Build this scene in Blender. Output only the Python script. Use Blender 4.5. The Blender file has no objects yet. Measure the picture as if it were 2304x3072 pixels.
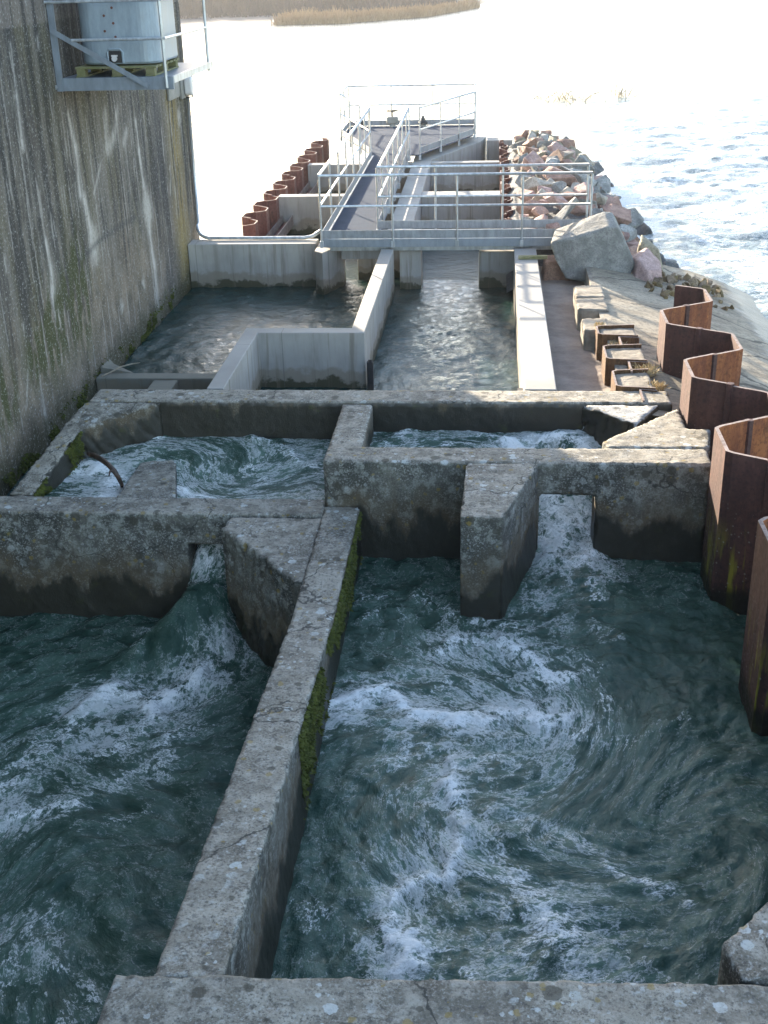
import bpy, bmesh, math, random
import numpy as np
from mathutils import Vector, Matrix

# ------------------------------------------------------------------ camera, sky, sun, exposure
SC = bpy.context.scene
COL = SC.collection
F, PITCH, ROLL, YAW, ZC = 3600.0, math.radians(24.95), math.radians(1.56), -0.0930, 4.7
def _basis():
    cp, sp, cr, sr = math.cos(PITCH), math.sin(PITCH), math.cos(ROLL), math.sin(ROLL)
    fwd = np.array([math.sin(YAW)*cp, math.cos(YAW)*cp, -sp])
    right = np.array([math.cos(YAW), -math.sin(YAW), 0.0])
    down = np.cross(fwd, right)
    return np.array([cr*right + sr*down, -sr*right + cr*down, fwd])
CM = _basis()
cam_data = bpy.data.cameras.new('camera')
cam_data.sensor_fit = 'VERTICAL'; cam_data.sensor_height = 36.0
cam_data.lens = F/3072*36.0; cam_data.clip_start = 0.05; cam_data.clip_end = 3000
cam = bpy.data.objects.new('camera', cam_data); COL.objects.link(cam)
_r, _d, _f = CM
cam.matrix_world = Matrix(((_r[0], -_d[0], -_f[0], 0), (_r[1], -_d[1], -_f[1], 0), (_r[2], -_d[2], -_f[2], ZC), (0, 0, 0, 1)))
SC.camera = cam

SUN_AZ, SUN_EL = math.radians(-30), math.radians(14)      # azimuth from +Y towards +X
world = bpy.data.worlds.new('World'); SC.world = world; world.use_nodes = True
wn = world.node_tree
sky = wn.nodes.new('ShaderNodeTexSky'); sky.sky_type = 'NISHITA'; sky.sun_disc = False
sky.sun_elevation = SUN_EL; sky.sun_rotation = SUN_AZ
sky.air_density = 0.75; sky.dust_density = 0.8; sky.ozone_density = 0.0
bg = wn.nodes['Background']; bg.inputs['Strength'].default_value = 0.15
wn.links.new(sky.outputs[0], bg.inputs['Color'])
sun_data = bpy.data.lights.new('sun', 'SUN'); sun_data.energy = 4.6; sun_data.angle = math.radians(0.6); sun_data.color = (1.0, 0.87, 0.69)
sun = bpy.data.objects.new('sun', sun_data); COL.objects.link(sun)
_sd = Vector((math.sin(SUN_AZ)*math.cos(SUN_EL), math.cos(SUN_AZ)*math.cos(SUN_EL), math.sin(SUN_EL)))
sun.rotation_euler = _sd.to_track_quat('Z', 'Y').to_euler(); sun.location = (-20, 40, 30)
SC.view_settings.view_transform = 'Standard'; SC.view_settings.look = 'None'
SC.view_settings.exposure = 2.3; SC.view_settings.gamma = 1.0; SC.view_settings.use_curve_mapping = False
SC.cycles.use_denoising = True
SC.cycles.max_bounces = 6; SC.cycles.sample_clamp_indirect = 6.0

# pixel (2304 x 3072) -> point on a known plane
def ray(x, y): return CM.T @ np.array([(x-1152)/F, (y-1536)/F, 1.0])
def U(x, y, z):
    d = ray(x, y); t = (z-ZC)/d[2]; return np.array([t*d[0], t*d[1], z])
def UX(x, y, X):
    d = ray(x, y); t = X/d[0]; return np.array([X, t*d[1], ZC+t*d[2]])

# ------------------------------------------------------------------ noise
_rs = np.random.RandomState(7)
_perm = np.tile(_rs.permutation(256), 3)
_grad = np.stack([np.cos(np.linspace(0, 2*np.pi, 64, endpoint=False)), np.sin(np.linspace(0, 2*np.pi, 64, endpoint=False))], 1)
def perlin(x, y, seed=0):
    x = np.asarray(x, float)+seed*17.31; y = np.asarray(y, float)+seed*9.77
    xi = np.floor(x).astype(int); yi = np.floor(y).astype(int); xf = x-xi; yf = y-yi
    xi &= 255; yi &= 255
    u = xf**3*(xf*(xf*6-15)+10); v = yf**3*(yf*(yf*6-15)+10)
    def g(ix, iy, fx, fy):
        h = _grad[_perm[_perm[ix]+iy] & 63]; return h[..., 0]*fx+h[..., 1]*fy
    a = g(xi, yi, xf, yf); b = g(xi+1, yi, xf-1, yf); c = g(xi, yi+1, xf, yf-1); d = g(xi+1, yi+1, xf-1, yf-1)
    return 1.4*((a*(1-u)+b*u)*(1-v)+(c*(1-u)+d*u)*v)
def fbm(x, y, octv=4, seed=0, gain=.5):
    s = 0; a = 1; t = 0
    for i in range(octv):
        s = s+a*perlin(x*2**i, y*2**i, seed+i*3); t += a; a *= gain
    return s/t
def sstep(a, b, x):
    t = np.clip((x-a)/(b-a), 0, 1); return t*t*(3-2*t)

# ------------------------------------------------------------------ object helpers
WO = {}          # world origin of every object
class MB:
    def __init__(s): s.v = []; s.f = []; s.m = []
    def add(s, vs, fs, mi=0):
        n = len(s.v); s.v += [tuple(map(float, p)) for p in vs]; s.f += [tuple(i+n for i in f) for f in fs]; s.m += [mi]*len(fs); return s
    def prism(s, poly, z0, z1, mi=0):
        """poly: list of (x,y) or (x,y,ztop); closed prism down to z0"""
        a = 0
        P = [(p[0], p[1], p[2] if len(p) > 2 else z1) for p in poly]
        for i in range(len(P)):
            q = P[(i+1) % len(P)]; a += P[i][0]*q[1]-q[0]*P[i][1]
        if a < 0: P = P[::-1]
        n = len(P); vs = [(p[0], p[1], z0) for p in P]+P
        fs = [tuple(range(n-1, -1, -1)), tuple(range(n, 2*n))]+[(i, (i+1) % n, n+(i+1) % n, n+i) for i in range(n)]
        return s.add(vs, fs, mi)
    def box(s, x0, x1, y0, y1, z0, z1, mi=0):
        return s.prism([(x0, y0), (x1, y0), (x1, y1), (x0, y1)], z0, z1, mi)
    def xz(s, poly, y0, y1, mi=0):
        a = sum(poly[i][0]*poly[(i+1) % len(poly)][1]-poly[(i+1) % len(poly)][0]*poly[i][1] for i in range(len(poly)))
        if a < 0: poly = poly[::-1]
        n = len(poly); vs = [(p[0], y0, p[1]) for p in poly]+[(p[0], y1, p[1]) for p in poly]
        fs = [tuple(range(n)), tuple(range(2*n-1, n-1, -1))]+[(i, n+i, n+(i+1) % n, (i+1) % n) for i in range(n)]
        return s.add(vs, fs, mi)
    def yz(s, poly, x0, x1, mi=0):
        a = sum(poly[i][0]*poly[(i+1) % len(poly)][1]-poly[(i+1) % len(poly)][0]*poly[i][1] for i in range(len(poly)))
        if a < 0: poly = poly[::-1]
        n = len(poly); vs = [(x1, p[0], p[1]) for p in poly]+[(x0, p[0], p[1]) for p in poly]
        fs = [tuple(range(n)), tuple(range(2*n-1, n-1, -1))]+[(i, n+i, n+(i+1) % n, (i+1) % n) for i in range(n)]
        return s.add(vs, fs, mi)
    def beam(s, p, q, w, h, mi=0, up=(0, 0, 1)):
        p = Vector(p); q = Vector(q); d = (q-p).normalized(); u = Vector(up)
        if abs(d.dot(u)) > .98: u = Vector((0, 1, 0))
        a = d.cross(u).normalized()*w/2; b = a.cross(d).normalized()*h/2
        vs = [p-a-b, p+a-b, p+a+b, p-a+b, q-a-b, q+a-b, q+a+b, q-a+b]
        return s.add(vs, [(0, 1, 2, 3), (7, 6, 5, 4), (0, 4, 5, 1), (1, 5, 6, 2), (2, 6, 7, 3), (3, 7, 4, 0)], mi)
    def tube(s, pts, r, seg=8, mi=0, cap=True):
        pts = [Vector(p) for p in pts]; n = len(pts); rr = r if isinstance(r, (list, tuple)) else [r]*n
        ref = Vector((0.13, 0.21, 0.97)); vs = []
        for i, p in enumerate(pts):
            d = (pts[min(i+1, n-1)]-pts[max(i-1, 0)]).normalized()
            rf = ref if abs(d.dot(ref)) < .95 else Vector((1, 0, 0))
            a = d.cross(rf).normalized(); b = d.cross(a).normalized()
            for k in range(seg):
                t = 2*math.pi*k/seg; vs.append(p+a*rr[i]*math.cos(t)+b*rr[i]*math.sin(t))
        fs = [(i*seg+k, i*seg+(k+1) % seg, (i+1)*seg+(k+1) % seg, (i+1)*seg+k) for i in range(n-1) for k in range(seg)]
        if cap: fs += [tuple(range(seg)), tuple(range(n*seg-1, (n-1)*seg-1, -1))]
        return s.add(vs, fs, mi)

def finish(o, label=None, cat=None, group=None, kind=None):
    if label: o["label"] = label
    if cat: o['category'] = cat
    if group: o['group'] = group
    if kind: o['kind'] = kind
    return o
def thing(name, label, cat, loc, group=None):
    o = bpy.data.objects.new(name, None); o.empty_display_size = .2; o.location = loc; COL.objects.link(o)
    WO[o.name] = Vector(loc); return finish(o, label, cat, group)
def mk(name, mb, mats, parent=None, smooth=False, bevel=0, **kw):
    vs = np.array(mb.v if isinstance(mb, MB) else mb[0], float); fs = mb.f if isinstance(mb, MB) else mb[1]
    if parent is not None: org = WO[parent.name]
    else: org = Vector(((vs[:, 0].min()+vs[:, 0].max())/2, (vs[:, 1].min()+vs[:, 1].max())/2, vs[:, 2].min()))
    me = bpy.data.meshes.new(name); me.from_pydata((vs-np.array(org)).tolist(), [], fs)
    for m in (mats if isinstance(mats, (list, tuple)) else [mats]): me.materials.append(m)
    if isinstance(mb, MB) and any(mb.m): me.polygons.foreach_set('material_index', mb.m)
    me.validate()
    if smooth: me.polygons.foreach_set('use_smooth', [True]*len(me.polygons))
    o = bpy.data.objects.new(name, me); COL.objects.link(o)
    if parent is None: o.location = org
    else: o.parent = parent
    WO[o.name] = org
    if bevel:
        b = o.modifiers.new('bevel', 'BEVEL'); b.width = bevel; b.segments = 2; b.limit_method = 'ANGLE'; b.angle_limit = math.radians(35)
    return finish(o, **kw)
def weather(o, voxel=.024, amp=.009, pit=.05, seed=0):
    """voxel-remesh a concrete piece and wear it: uneven skin, chipped arrises"""
    m = o.modifiers.new('remesh', 'REMESH'); m.mode = 'VOXEL'; m.voxel_size = voxel
    dg = bpy.context.evaluated_depsgraph_get(); me = bpy.data.meshes.new_from_object(o.evaluated_get(dg))
    old = o.data; o.modifiers.remove(m); o.data = me; bpy.data.meshes.remove(old)
    n = len(me.vertices); co = np.zeros(n*3); no = np.zeros(n*3)
    me.vertices.foreach_get('co', co); me.vertices.foreach_get('normal', no)
    co = co.reshape(-1, 3); no = no.reshape(-1, 3); w = co+np.array(WO[o.name])
    a = w[:, 0]+.37*w[:, 2]; b = w[:, 1]+.53*w[:, 2]
    d = amp*fbm(a*5, b*5, 3, seed)+amp*.6*fbm(a*22, b*22, 2, seed+5)
    edge = 1-np.abs(no).max(1)                       # only round the arrises
    d -= pit*sstep(.04, .25, edge)*sstep(.05, .6, fbm(a*9, b*9, 3, seed+9)+.1)
    co += no*d[:, None]
    me.vertices.foreach_set('co', co.ravel()); me.polygons.foreach_set('use_smooth', [True]*len(me.polygons)); me.update()
    return o
def copy_tree(o, parent=None):
    c = o.copy(); COL.objects.link(c); c.parent = parent; WO[c.name] = WO[o.name]
    for ch in list(o.children): copy_tree(ch, c)
    return c

# ------------------------------------------------------------------ material helpers
class NT:
    def __init__(s, name):
        s.m = bpy.data.materials.new(name); s.m.use_nodes = True; s.t = s.m.node_tree
        s.b = s.t.nodes['Principled BSDF']; s.pos = s.t.nodes.new('ShaderNodeNewGeometry')
        s.P = s.pos.outputs['Position']; s.N = s.pos.outputs['Normal']
    def node(s, typ, ins=None, **props):
        n = s.t.nodes.new(typ)
        for k, v in props.items(): setattr(n, k, v)
        for k, v in (ins or {}).items(): s.put(n.inputs[k], v)
        return n
    def put(s, sock, v):
        if hasattr(v, 'is_output') or isinstance(v, bpy.types.NodeSocket): s.t.links.new(v, sock)
        else:
            if isinstance(v, tuple) and len(v) == 3 and sock.type == 'RGBA': v = v+(1,)
            sock.default_value = v
    def math(s, op, a, b=0.0, c=None, clamp=False):
        ins = {0: a, 1: b}
        if c is not None: ins[2] = c
        return s.node('ShaderNodeMath', ins, operation=op, use_clamp=clamp).outputs[0]
    def mapr(s, v, a, b, c=0.0, d=1.0):
        return s.node('ShaderNodeMapRange', {0: v, 1: a, 2: b, 3: c, 4: d}, interpolation_type='SMOOTHSTEP').outputs[0]
    def scale(s, vec, sc):
        return s.node('ShaderNodeVectorMath', {0: vec, 1: sc}, operation='MULTIPLY').outputs[0]
    def noise(s, vec, scale, detail=4, rough=.55, dist=0.0):
        return s.node('ShaderNodeTexNoise', {'Vector': vec, 'Scale': scale, 'Detail': detail, 'Roughness': rough, 'Distortion': dist}).outputs['Fac']
    def voro(s, vec, scale, out='Distance', rnd=1.0):
        n = s.node('ShaderNodeTexVoronoi', {'Vector': vec, 'Scale': scale, 'Randomness': rnd}); return n
    def mix(s, f, a, b, mode='MIX'):
        n = s.node('ShaderNodeMix', data_type='RGBA', blend_type=mode)
        s.put(n.inputs[0], f); s.put(n.inputs[6], a); s.put(n.inputs[7], b); return n.outputs[2]
    def sep(s, v): return s.node('ShaderNodeSeparateXYZ', {0: v}).outputs
    def attr(s, name): return s.node('ShaderNodeAttribute', attribute_name=name)
    def bump(s, h, strength=.4, dist=.01, nrm=None):
        ins = {'Height': h, 'Strength': strength, 'Distance': dist}
        if nrm is not None: ins['Normal'] = nrm
        return s.node('ShaderNodeBump', ins).outputs[0]
    def out(s, color=None, rough=None, metal=None, normal=None, spec=None):
        if color is not None: s.put(s.b.inputs['Base Color'], color)
        if rough is not None: s.put(s.b.inputs['Roughness'], rough)
        if metal is not None: s.put(s.b.inputs['Metallic'], metal)
        if normal is not None: s.put(s.b.inputs['Normal'], normal)
        if spec is not None: s.put(s.b.inputs['Specular IOR Level'], spec)
        return s.m

def old_concrete(name, zwet, lichen=.5, moss=.3, pale=0.0):
    """weathered concrete: grey tops with lichens, blue-grey mottled sides, dark wet skin above the pool level zwet"""
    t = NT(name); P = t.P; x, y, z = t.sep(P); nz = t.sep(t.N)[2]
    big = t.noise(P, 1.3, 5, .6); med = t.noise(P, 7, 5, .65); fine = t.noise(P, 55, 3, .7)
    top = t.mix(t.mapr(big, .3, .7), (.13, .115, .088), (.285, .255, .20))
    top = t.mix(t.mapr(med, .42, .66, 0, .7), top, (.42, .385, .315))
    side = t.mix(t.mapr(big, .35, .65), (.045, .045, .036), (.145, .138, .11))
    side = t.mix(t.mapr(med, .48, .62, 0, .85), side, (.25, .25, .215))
    if pale: top = t.mix(pale, top, (.42, .42, .40))  # lightened top colour imitates glare off wet concrete
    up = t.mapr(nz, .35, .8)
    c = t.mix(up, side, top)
    pz = t.mapr(t.noise(P, 2.7, 4, .6), .38, .60, .35, 1.0)
    c = t.mix(t.math('MULTIPLY', pz, t.mapr(fine, .53, .63, 0, .6)), c, (.42, .415, .38))
    c = t.mix(t.math('MULTIPLY', pz, t.mapr(fine, .46, .36, 0, .7)), c, (.045, .044, .036))
    gr = t.noise(P, 20, 4, .7); c = t.mix(t.mapr(gr, .47, .37, 0, .6), c, (.06, .055, .048))
    # lichen rosettes
    warp = t.node('ShaderNodeVectorMath', {0: P, 1: t.scale(t.node('ShaderNodeTexNoise', {'Vector': P, 'Scale': 40.0, 'Detail': 2.0}).outputs['Color'], (.03, .03, .03))}, operation='ADD').outputs[0]
    patch = t.noise(P, 1.9, 3, .5)
    lmask = None
    for sc_, thr, rad, col, amt in ((10, .60, .46, (.52, .54, .51), lichen), (23, .45, .42, (.50, .51, .48), lichen), (8, .62, .42, (.045, .04, .026), .7), (15, .80, .40, (.26, .18, .035), .6)):
        v = t.voro(warp, sc_); cell = t.sep(v.outputs['Color'])[0]
        r = t.math('MULTIPLY', t.mapr(cell, thr, 1.0), rad)
        m = t.mapr(t.math('SUBTRACT', v.outputs['Distance'], r), .03, -.05)
        m = t.math('MULTIPLY', m, t.math('GREATER_THAN', cell, thr))
        if col[0] > .3: m = t.math('MULTIPLY', m, t.mapr(patch, .45, .60)); m = t.math('MULTIPLY', m, t.math('ADD', .4, t.math('MULTIPLY', up, .6)))
        m = t.math('MULTIPLY', m, t.mapr(fine, .3, .5, .55, 1))
        c = t.mix(t.math('MULTIPLY', m, amt), c, col)
    ck = t.node('ShaderNodeTexVoronoi', {'Vector': t.node('ShaderNodeVectorMath', {0: P, 1: t.scale(t.node('ShaderNodeTexNoise', {'Vector': P, 'Scale': 3.0, 'Detail': 5.0}).outputs['Color'], (.6, .6, .6))}, operation='ADD').outputs[0], 'Scale': .45}, feature='DISTANCE_TO_EDGE').outputs['Distance']
    c = t.mix(t.mapr(ck, .0055, .002, 0, .8), c, (.03, .03, .025))
    # olive film and wet zone
    hz = t.math('ADD', z, t.math('MULTIPLY', t.math('SUBTRACT', t.noise(t.scale(P, (2.2, 2.2, .8)), 1.6, 5, .65), .5), 1.0))
    sidem = t.math('SUBTRACT', 1.0, up)
    c = t.mix(t.math('MULTIPLY', sidem, t.mapr(hz, zwet+.95, zwet+.35, 0, .75)), c, (.115, .082, .042))
    wet = t.math('MULTIPLY', sidem, t.mapr(hz, zwet+.52, zwet+.36))
    c = t.mix(t.math('MULTIPLY', wet, .88), c, (.016, .016, .011))
    ms = t.math('MULTIPLY', t.math('MULTIPLY', sidem, t.mapr(t.noise(P, 3.1, 6, .7), .60, .68)), moss)
    c = t.mix(ms, c, (.055, .065, .012))
    rough = t.mapr(wet, 0, 1, .92, .45)
    h = t.math('ADD', t.math('MULTIPLY', fine, .6), med)
    return t.out(c, rough, normal=t.bump(h, .55, .012))

def new_concrete(name, zwet=-.79, base=(.35, .33, .295), stain=.6):
    t = NT(name); P = t.P; x, y, z = t.sep(P); nz = t.sep(t.N)[2]
    big = t.noise(P, .9, 4, .6); streak = t.noise(t.scale(P, (6, 6, .7)), 1.2, 5, .65); fine = t.noise(P, 40, 3, .6)
    up = t.mapr(nz, .35, .8)
    c = t.mix(t.mapr(big, .3, .7), tuple(k*.82 for k in base), tuple(k*1.12 for k in base))
    c = t.mix(t.math('MULTIPLY', t.math('SUBTRACT', 1.0, up), t.mapr(streak, .45, .75, 0, stain)), c, (.19, .175, .14))
    c = t.mix(t.mapr(fine, .35, .25, 0, .35), c, (.16, .15, .13))
    hz = t.math('ADD', z, t.math('MULTIPLY', t.math('SUBTRACT', t.noise(P, 2.6, 5, .65), .5), .55))
    sd = t.math('SUBTRACT', 1.0, up)
    c = t.mix(t.math('MULTIPLY', sd, t.mapr(hz, zwet+.30, zwet+.22, 0, .6)), c, (.20, .16, .105))
    c = t.mix(t.math('MULTIPLY', sd, t.mapr(hz, zwet+.13, zwet+.07, 0, .9)), c, (.04, .038, .014))
    jt = t.math('MINIMUM', t.math('PINGPONG', t.math('ADD', x, .35), 1.24), t.math('PINGPONG', t.math('ADD', y, .2), 1.55))
    c = t.mix(t.mapr(t.math('ADD', jt, t.math('MULTIPLY', fine, .006)), .012, .006, 0, .55), c, (.10, .095, .08))
    dr = t.noise(t.scale(P, (11, 11, .5)), 1.0, 4, .6); c = t.mix(t.math('MULTIPLY', sd, t.mapr(dr, .56, .68, 0, .55)), c, (.15, .125, .085))
    return t.out(c, .85, normal=t.bump(t.math('ADD', fine, t.math('MULTIPLY', big, .5)), .3, .006))

def steel_rust(name, a, b, spots, zwet=None, lichen=0.0):
    t = NT(name); P = t.P; x, y, z = t.sep(P)
    n1 = t.noise(t.scale(P, (5, 5, .8)), 1.5, 5, .65); n2 = t.noise(P, 25, 4, .7)
    c = t.mix(t.mapr(n1, .35, .68), a, b)
    n3 = t.noise(t.scale(P, (1, 1, .5)), 6, 6, .75)
    c = t.mix(t.mapr(n2, .50, .64, 0, .7), c, spots); c = t.mix(t.mapr(n3, .54, .64, 0, .6), c, tuple(k*.6 for k in spots)); c = t.mix(t.mapr(n3, .42, .32, 0, .55), c, tuple(min(1, k*1.5) for k in b))
    if lichen:
        st = t.noise(t.scale(P, (9, 9, 1.1)), 1.0, 5, .6)
        hz = t.mapr(z, (zwet or -1.1)+1.0, (zwet or -1.1)+.35)
        c = t.mix(t.math('MULTIPLY', t.math('MULTIPLY', hz, t.mapr(st, .50, .62)), lichen), c, (.26, .24, .025))
        v = t.voro(P, 26); m = t.mapr(v.outputs['Distance'], .3, .16)
        m = t.math('MULTIPLY', m, t.math('GREATER_THAN', t.sep(v.outputs['Color'])[1], .75))
        c = t.mix(t.math('MULTIPLY', m, t.mapr(z, .2, -.4, 0, .55)), c, (.30, .31, .28))
    if zwet is not None:
        hz = t.math('ADD', z, t.math('MULTIPLY', t.math('SUBTRACT', t.noise(P, 3, 4, .6), .5), .3))
        c = t.mix(t.mapr(hz, zwet+.28, zwet+.14, 0, .92), c, (.012, .012, .007))
    return t.out(c, t.mapr(n2, .3, .7, .55, .85), normal=t.bump(n2, .35, .004), spec=.35)

def metal(name, col, rough=.45, met=.6, var=.25):
    t = NT(name); n = t.noise(t.scale(t.P, (9, 9, 3)), 1.3, 5, .65); f = t.noise(t.P, 60, 3, .6)
    c = t.mix(t.mapr(n, .3, .7, 0, 1), tuple(k*(1-var) for k in col), tuple(min(1, k*(1+var)) for k in col))
    c = t.mix(t.mapr(f, .6, .75, 0, .3), c, tuple(k*.55 for k in col))
    return t.out(c, t.mapr(n, .3, .7, rough*.8, rough*1.25), met, t.bump(f, .08, .002))

def plain(name, a, b, scale=6, rough=.85, bump=.4, bd=.01):
    t = NT(name); n = t.noise(t.P, scale, 6, .65); f = t.noise(t.P, scale*9, 3, .65)
    c = t.mix(t.mapr(n, .3, .7), a, b); c = t.mix(t.mapr(f, .55, .75, 0, .35), c, tuple(k*.5 for k in a))
    return t.out(c, rough, normal=t.bump(t.math('ADD', n, t.math('MULTIPLY', f, .5)), bump, bd))

def rock_mat(name, a, b, c_):
    t = NT(name); oi = t.node('ShaderNodeObjectInfo').outputs['Random']
    n = t.noise(t.P, 4, 6, .7); f = t.noise(t.P, 38, 4, .7)
    c = t.mix(t.mapr(n, .35, .65), tuple(k*.85 for k in a), tuple(k*1.08 for k in b)); c = t.mix(t.mapr(f, .48, .62, 0, .7), c, c_)
    dk = t.noise(t.scale(t.P, (1, 1, .5)), 2.2, 5, .7); c = t.mix(t.mapr(dk, .55, .68, 0, .5), c, tuple(k*.6 for k in c_))
    hsv = t.node('ShaderNodeHueSaturation', {'Hue': t.mapr(oi, 0, 1, .495, .515), 'Saturation': t.mapr(oi, 0, 1, .65, 1.0), 'Value': t.mapr(oi, 1, 0, .85, 1.35), 'Color': c}).outputs[0]
    return t.out(hsv, .85, normal=t.bump(t.math('ADD', n, t.math('MULTIPLY', f, .35)), .8, .05))

def water_mat(name, deep, aer, rough=.06, bump=.5, bscale=1.0, fineb=.7, spec=.5, tint=(.68, .92, .95), foamcol=(.84, .85, .82)):
    t = NT(name); fl = t.attr('flow').outputs['Vector']; foam = t.attr('foam').outputs['Fac']; ae = t.attr('aer').outputs['Fac']
    n1 = t.noise(fl, 3.6*bscale, 7, .68, .35); n2 = t.noise(fl, 12*bscale, 6, .70, .3); n3 = t.noise(t.P, 24*bscale, 5, .7, .4); n4 = t.noise(t.P, 34*bscale, 5, .75, .5)
    a = t.math('MULTIPLY', ae, t.mapr(n1, .30, .70, .25, 1.35))
    col = t.mix(t.math('MINIMUM', a, 1.0), deep, aer)
    br = t.math('ADD', t.math('MULTIPLY', t.math('SUBTRACT', n1, .5), 1.9), t.math('ADD', t.math('MULTIPLY', t.math('SUBTRACT', n2, .5), 1.5), t.math('MULTIPLY', t.math('SUBTRACT', n4, .5), 1.15)))
    lace = t.math('ADD', t.mapr(t.math('ABSOLUTE', t.math('SUBTRACT', n1, .5)), .035, .0), t.mapr(t.math('ABSOLUTE', t.math('SUBTRACT', n2, .5)), .05, .0))
    br = t.math('ADD', br, t.math('MULTIPLY', t.math('SUBTRACT', lace, .45), .38))
    veil = t.math('MULTIPLY', t.mapr(t.math('ADD', t.math('MULTIPLY', ae, 1.25), br), .62, 1.30), t.mapr(ae, .10, .6))      # thin streaky foam
    col = t.mix(t.math('MULTIPLY', veil, .85), col, tuple(k*.68 for k in foamcol))
    k = t.math('ADD', foam, t.math('MULTIPLY', br, .75))
    fm = t.math('MULTIPLY', t.mapr(k, .46, .90), t.mapr(foam, .04, .30))
    fm = t.math('MULTIPLY', fm, t.mapr(n4, .30, .58, .55, 1.0))
    col = t.mix(t.math('MULTIPLY', fm, .92), col, foamcol)
    r = t.mapr(t.math('MAXIMUM', fm, t.math('MULTIPLY', veil, .6)), 0, .8, rough, .65)
    t.b.inputs['IOR'].default_value = 1.33
    nr = t.bump(n1, bump, .10/bscale); nr = t.bump(n2, bump*.9, .035/bscale, nr); nr = t.bump(t.math('ADD', n3, n4), bump*fineb, .010/bscale, nr)
    t.b.inputs['Specular Tint'].default_value = tint+(1,)
    return t.out(col, r, normal=nr, spec=spec)

M = {}
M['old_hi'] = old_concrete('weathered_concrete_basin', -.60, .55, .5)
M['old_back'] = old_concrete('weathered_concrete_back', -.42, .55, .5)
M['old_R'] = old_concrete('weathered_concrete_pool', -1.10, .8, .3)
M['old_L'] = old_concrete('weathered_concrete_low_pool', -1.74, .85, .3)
M['new'] = new_concrete('pale_concrete')
M['pale_old'] = old_concrete('glare_topped_concrete', -.36, .3, .2, .75)  # old concrete with glare painted into its top colour
M['weir'] = new_concrete('damp_concrete', -.9, (.20, .19, .15), .3)
def _apron():
    t = NT('apron_concrete'); x, y, z = t.sep(t.P); n = t.noise(t.scale(t.P, (1, 2.2, 1)), 1.3, 6, .65, .4); f = t.noise(t.P, 16, 5, .7); g = t.noise(t.P, 70, 3, .6)
    c = t.mix(t.mapr(n, .32, .68), (.20, .165, .115), (.38, .325, .24)); c = t.mix(t.mapr(f, .48, .62, 0, .6), c, (.10, .082, .06)); c = t.mix(t.mapr(g, .55, .7, 0, .35), c, (.32, .29, .24))
    ck = t.node('ShaderNodeTexVoronoi', {'Vector': t.node('ShaderNodeVectorMath', {0: t.P, 1: t.scale(t.node('ShaderNodeTexNoise', {'Vector': t.P, 'Scale': 2.5, 'Detail': 4.0}).outputs['Color'], (.5, .5, 0))}, operation='ADD').outputs[0], 'Scale': .55}, feature='DISTANCE_TO_EDGE').outputs['Distance']
    c = t.mix(t.mapr(ck, .016, .006, 0, .85), c, (.045, .04, .03))
    w = t.mapr(t.math('ADD', z, t.math('MULTIPLY', t.math('SUBTRACT', n, .5), .5)), -.52, -.66)
    c = t.mix(t.math('MULTIPLY', w, .75), c, (.075, .068, .055))
    return t.out(c, t.mapr(w, 0, 1, .9, .4), normal=t.bump(t.math('ADD', n, t.math('ADD', t.math('MULTIPLY', f, .5), t.math('MULTIPLY', g, .2))), .6, .03))
M['apron'] = _apron()
M['block'] = plain('block_concrete', (.17, .145, .11), (.31, .275, .22), 4.5, .9, .6, .02)
M['sand'] = plain('damp_sand', (.17, .13, .105), (.27, .22, .18), 2.2, .9, .5, .03)
M['bed'] = plain('river_bed', (.05, .05, .04), (.08, .075, .06), .8)
M['pile_ch'] = steel_rust('dark_brown_piling', (.058, .027, .022), (.095, .045, .037), (.04, .026, .024), -1.1, .95)
M['pile_rv'] = steel_rust('orange_rusty_piling', (.16, .045, .018), (.30, .105, .032), (.10, .036, .02))
M['pile_rim'] = steel_rust('piling_cut_edge', (.20, .15, .13), (.28, .22, .19), (.13, .09, .075))
M['pile_red'] = steel_rust('red_brown_piling', (.13, .045, .032), (.19, .075, .052), (.09, .035, .028))
M['stub_steel'] = steel_rust('old_piling', (.10, .052, .024), (.19, .105, .045), (.06, .034, .018))
M['galv'] = metal('galvanised_steel', (.40, .42, .43), .42, .55)
M['galv_pale'] = metal('pale_galvanised_steel', (.50, .52, .53), .38, .5)
M['toe'] = metal('dull_galvanised_plate', (.27, .285, .30), .5, .35)
M['bracket'] = metal('blue_grey_steel', (.24, .27, .30), .5, .4, .15)
M['tank'] = metal('blue_grey_tank', (.30, .355, .39), .42, .1, .12)
M['wood'] = plain('greenish_pallet_wood', (.16, .16, .06), (.24, .22, .12), 9, .85)
M['dark'] = plain('dark_iron', (.02, .02, .02), (.045, .04, .035), 8, .7)
M['branch'] = plain('wet_branch', (.022, .014, .010), (.07, .04, .025), 14, .6)
M['twig'] = plain('dry_twig', (.24, .19, .13), (.36, .30, .21), 14, .8)
M['lampglass'] = plain('pale_lamp_glass', (.62, .58, .55), (.70, .67, .63), 5, .25, .05)
M['lampbox'] = plain('grey_lamp_housing', (.20, .19, .16), (.28, .27, .24), 5, .6)
M['bird'] = plain('black_gear', (.02, .02, .02), (.04, .04, .035), 5, .6)
M['moss'] = plain('moss_green', (.045, .055, .010), (.11, .12, .018), 9, .95)
M['grass'] = plain('dry_grass', (.42, .32, .16), (.55, .44, .25), 9, .9)
def _grating():
    t = NT('deck_grating'); b = t.node('ShaderNodeTexChecker', {'Vector': t.P, 'Scale': 22.0}).outputs['Fac']
    f = t.noise(t.P, 5, 4, .6)
    c = t.mix(b, (.018, .028, .045), t.mix(t.mapr(f, .3, .7), (.05, .075, .115), (.07, .098, .145)))
    return t.out(c, .9, 0, t.bump(b, .5, .01), .05)
M['grating'] = _grating()
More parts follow.
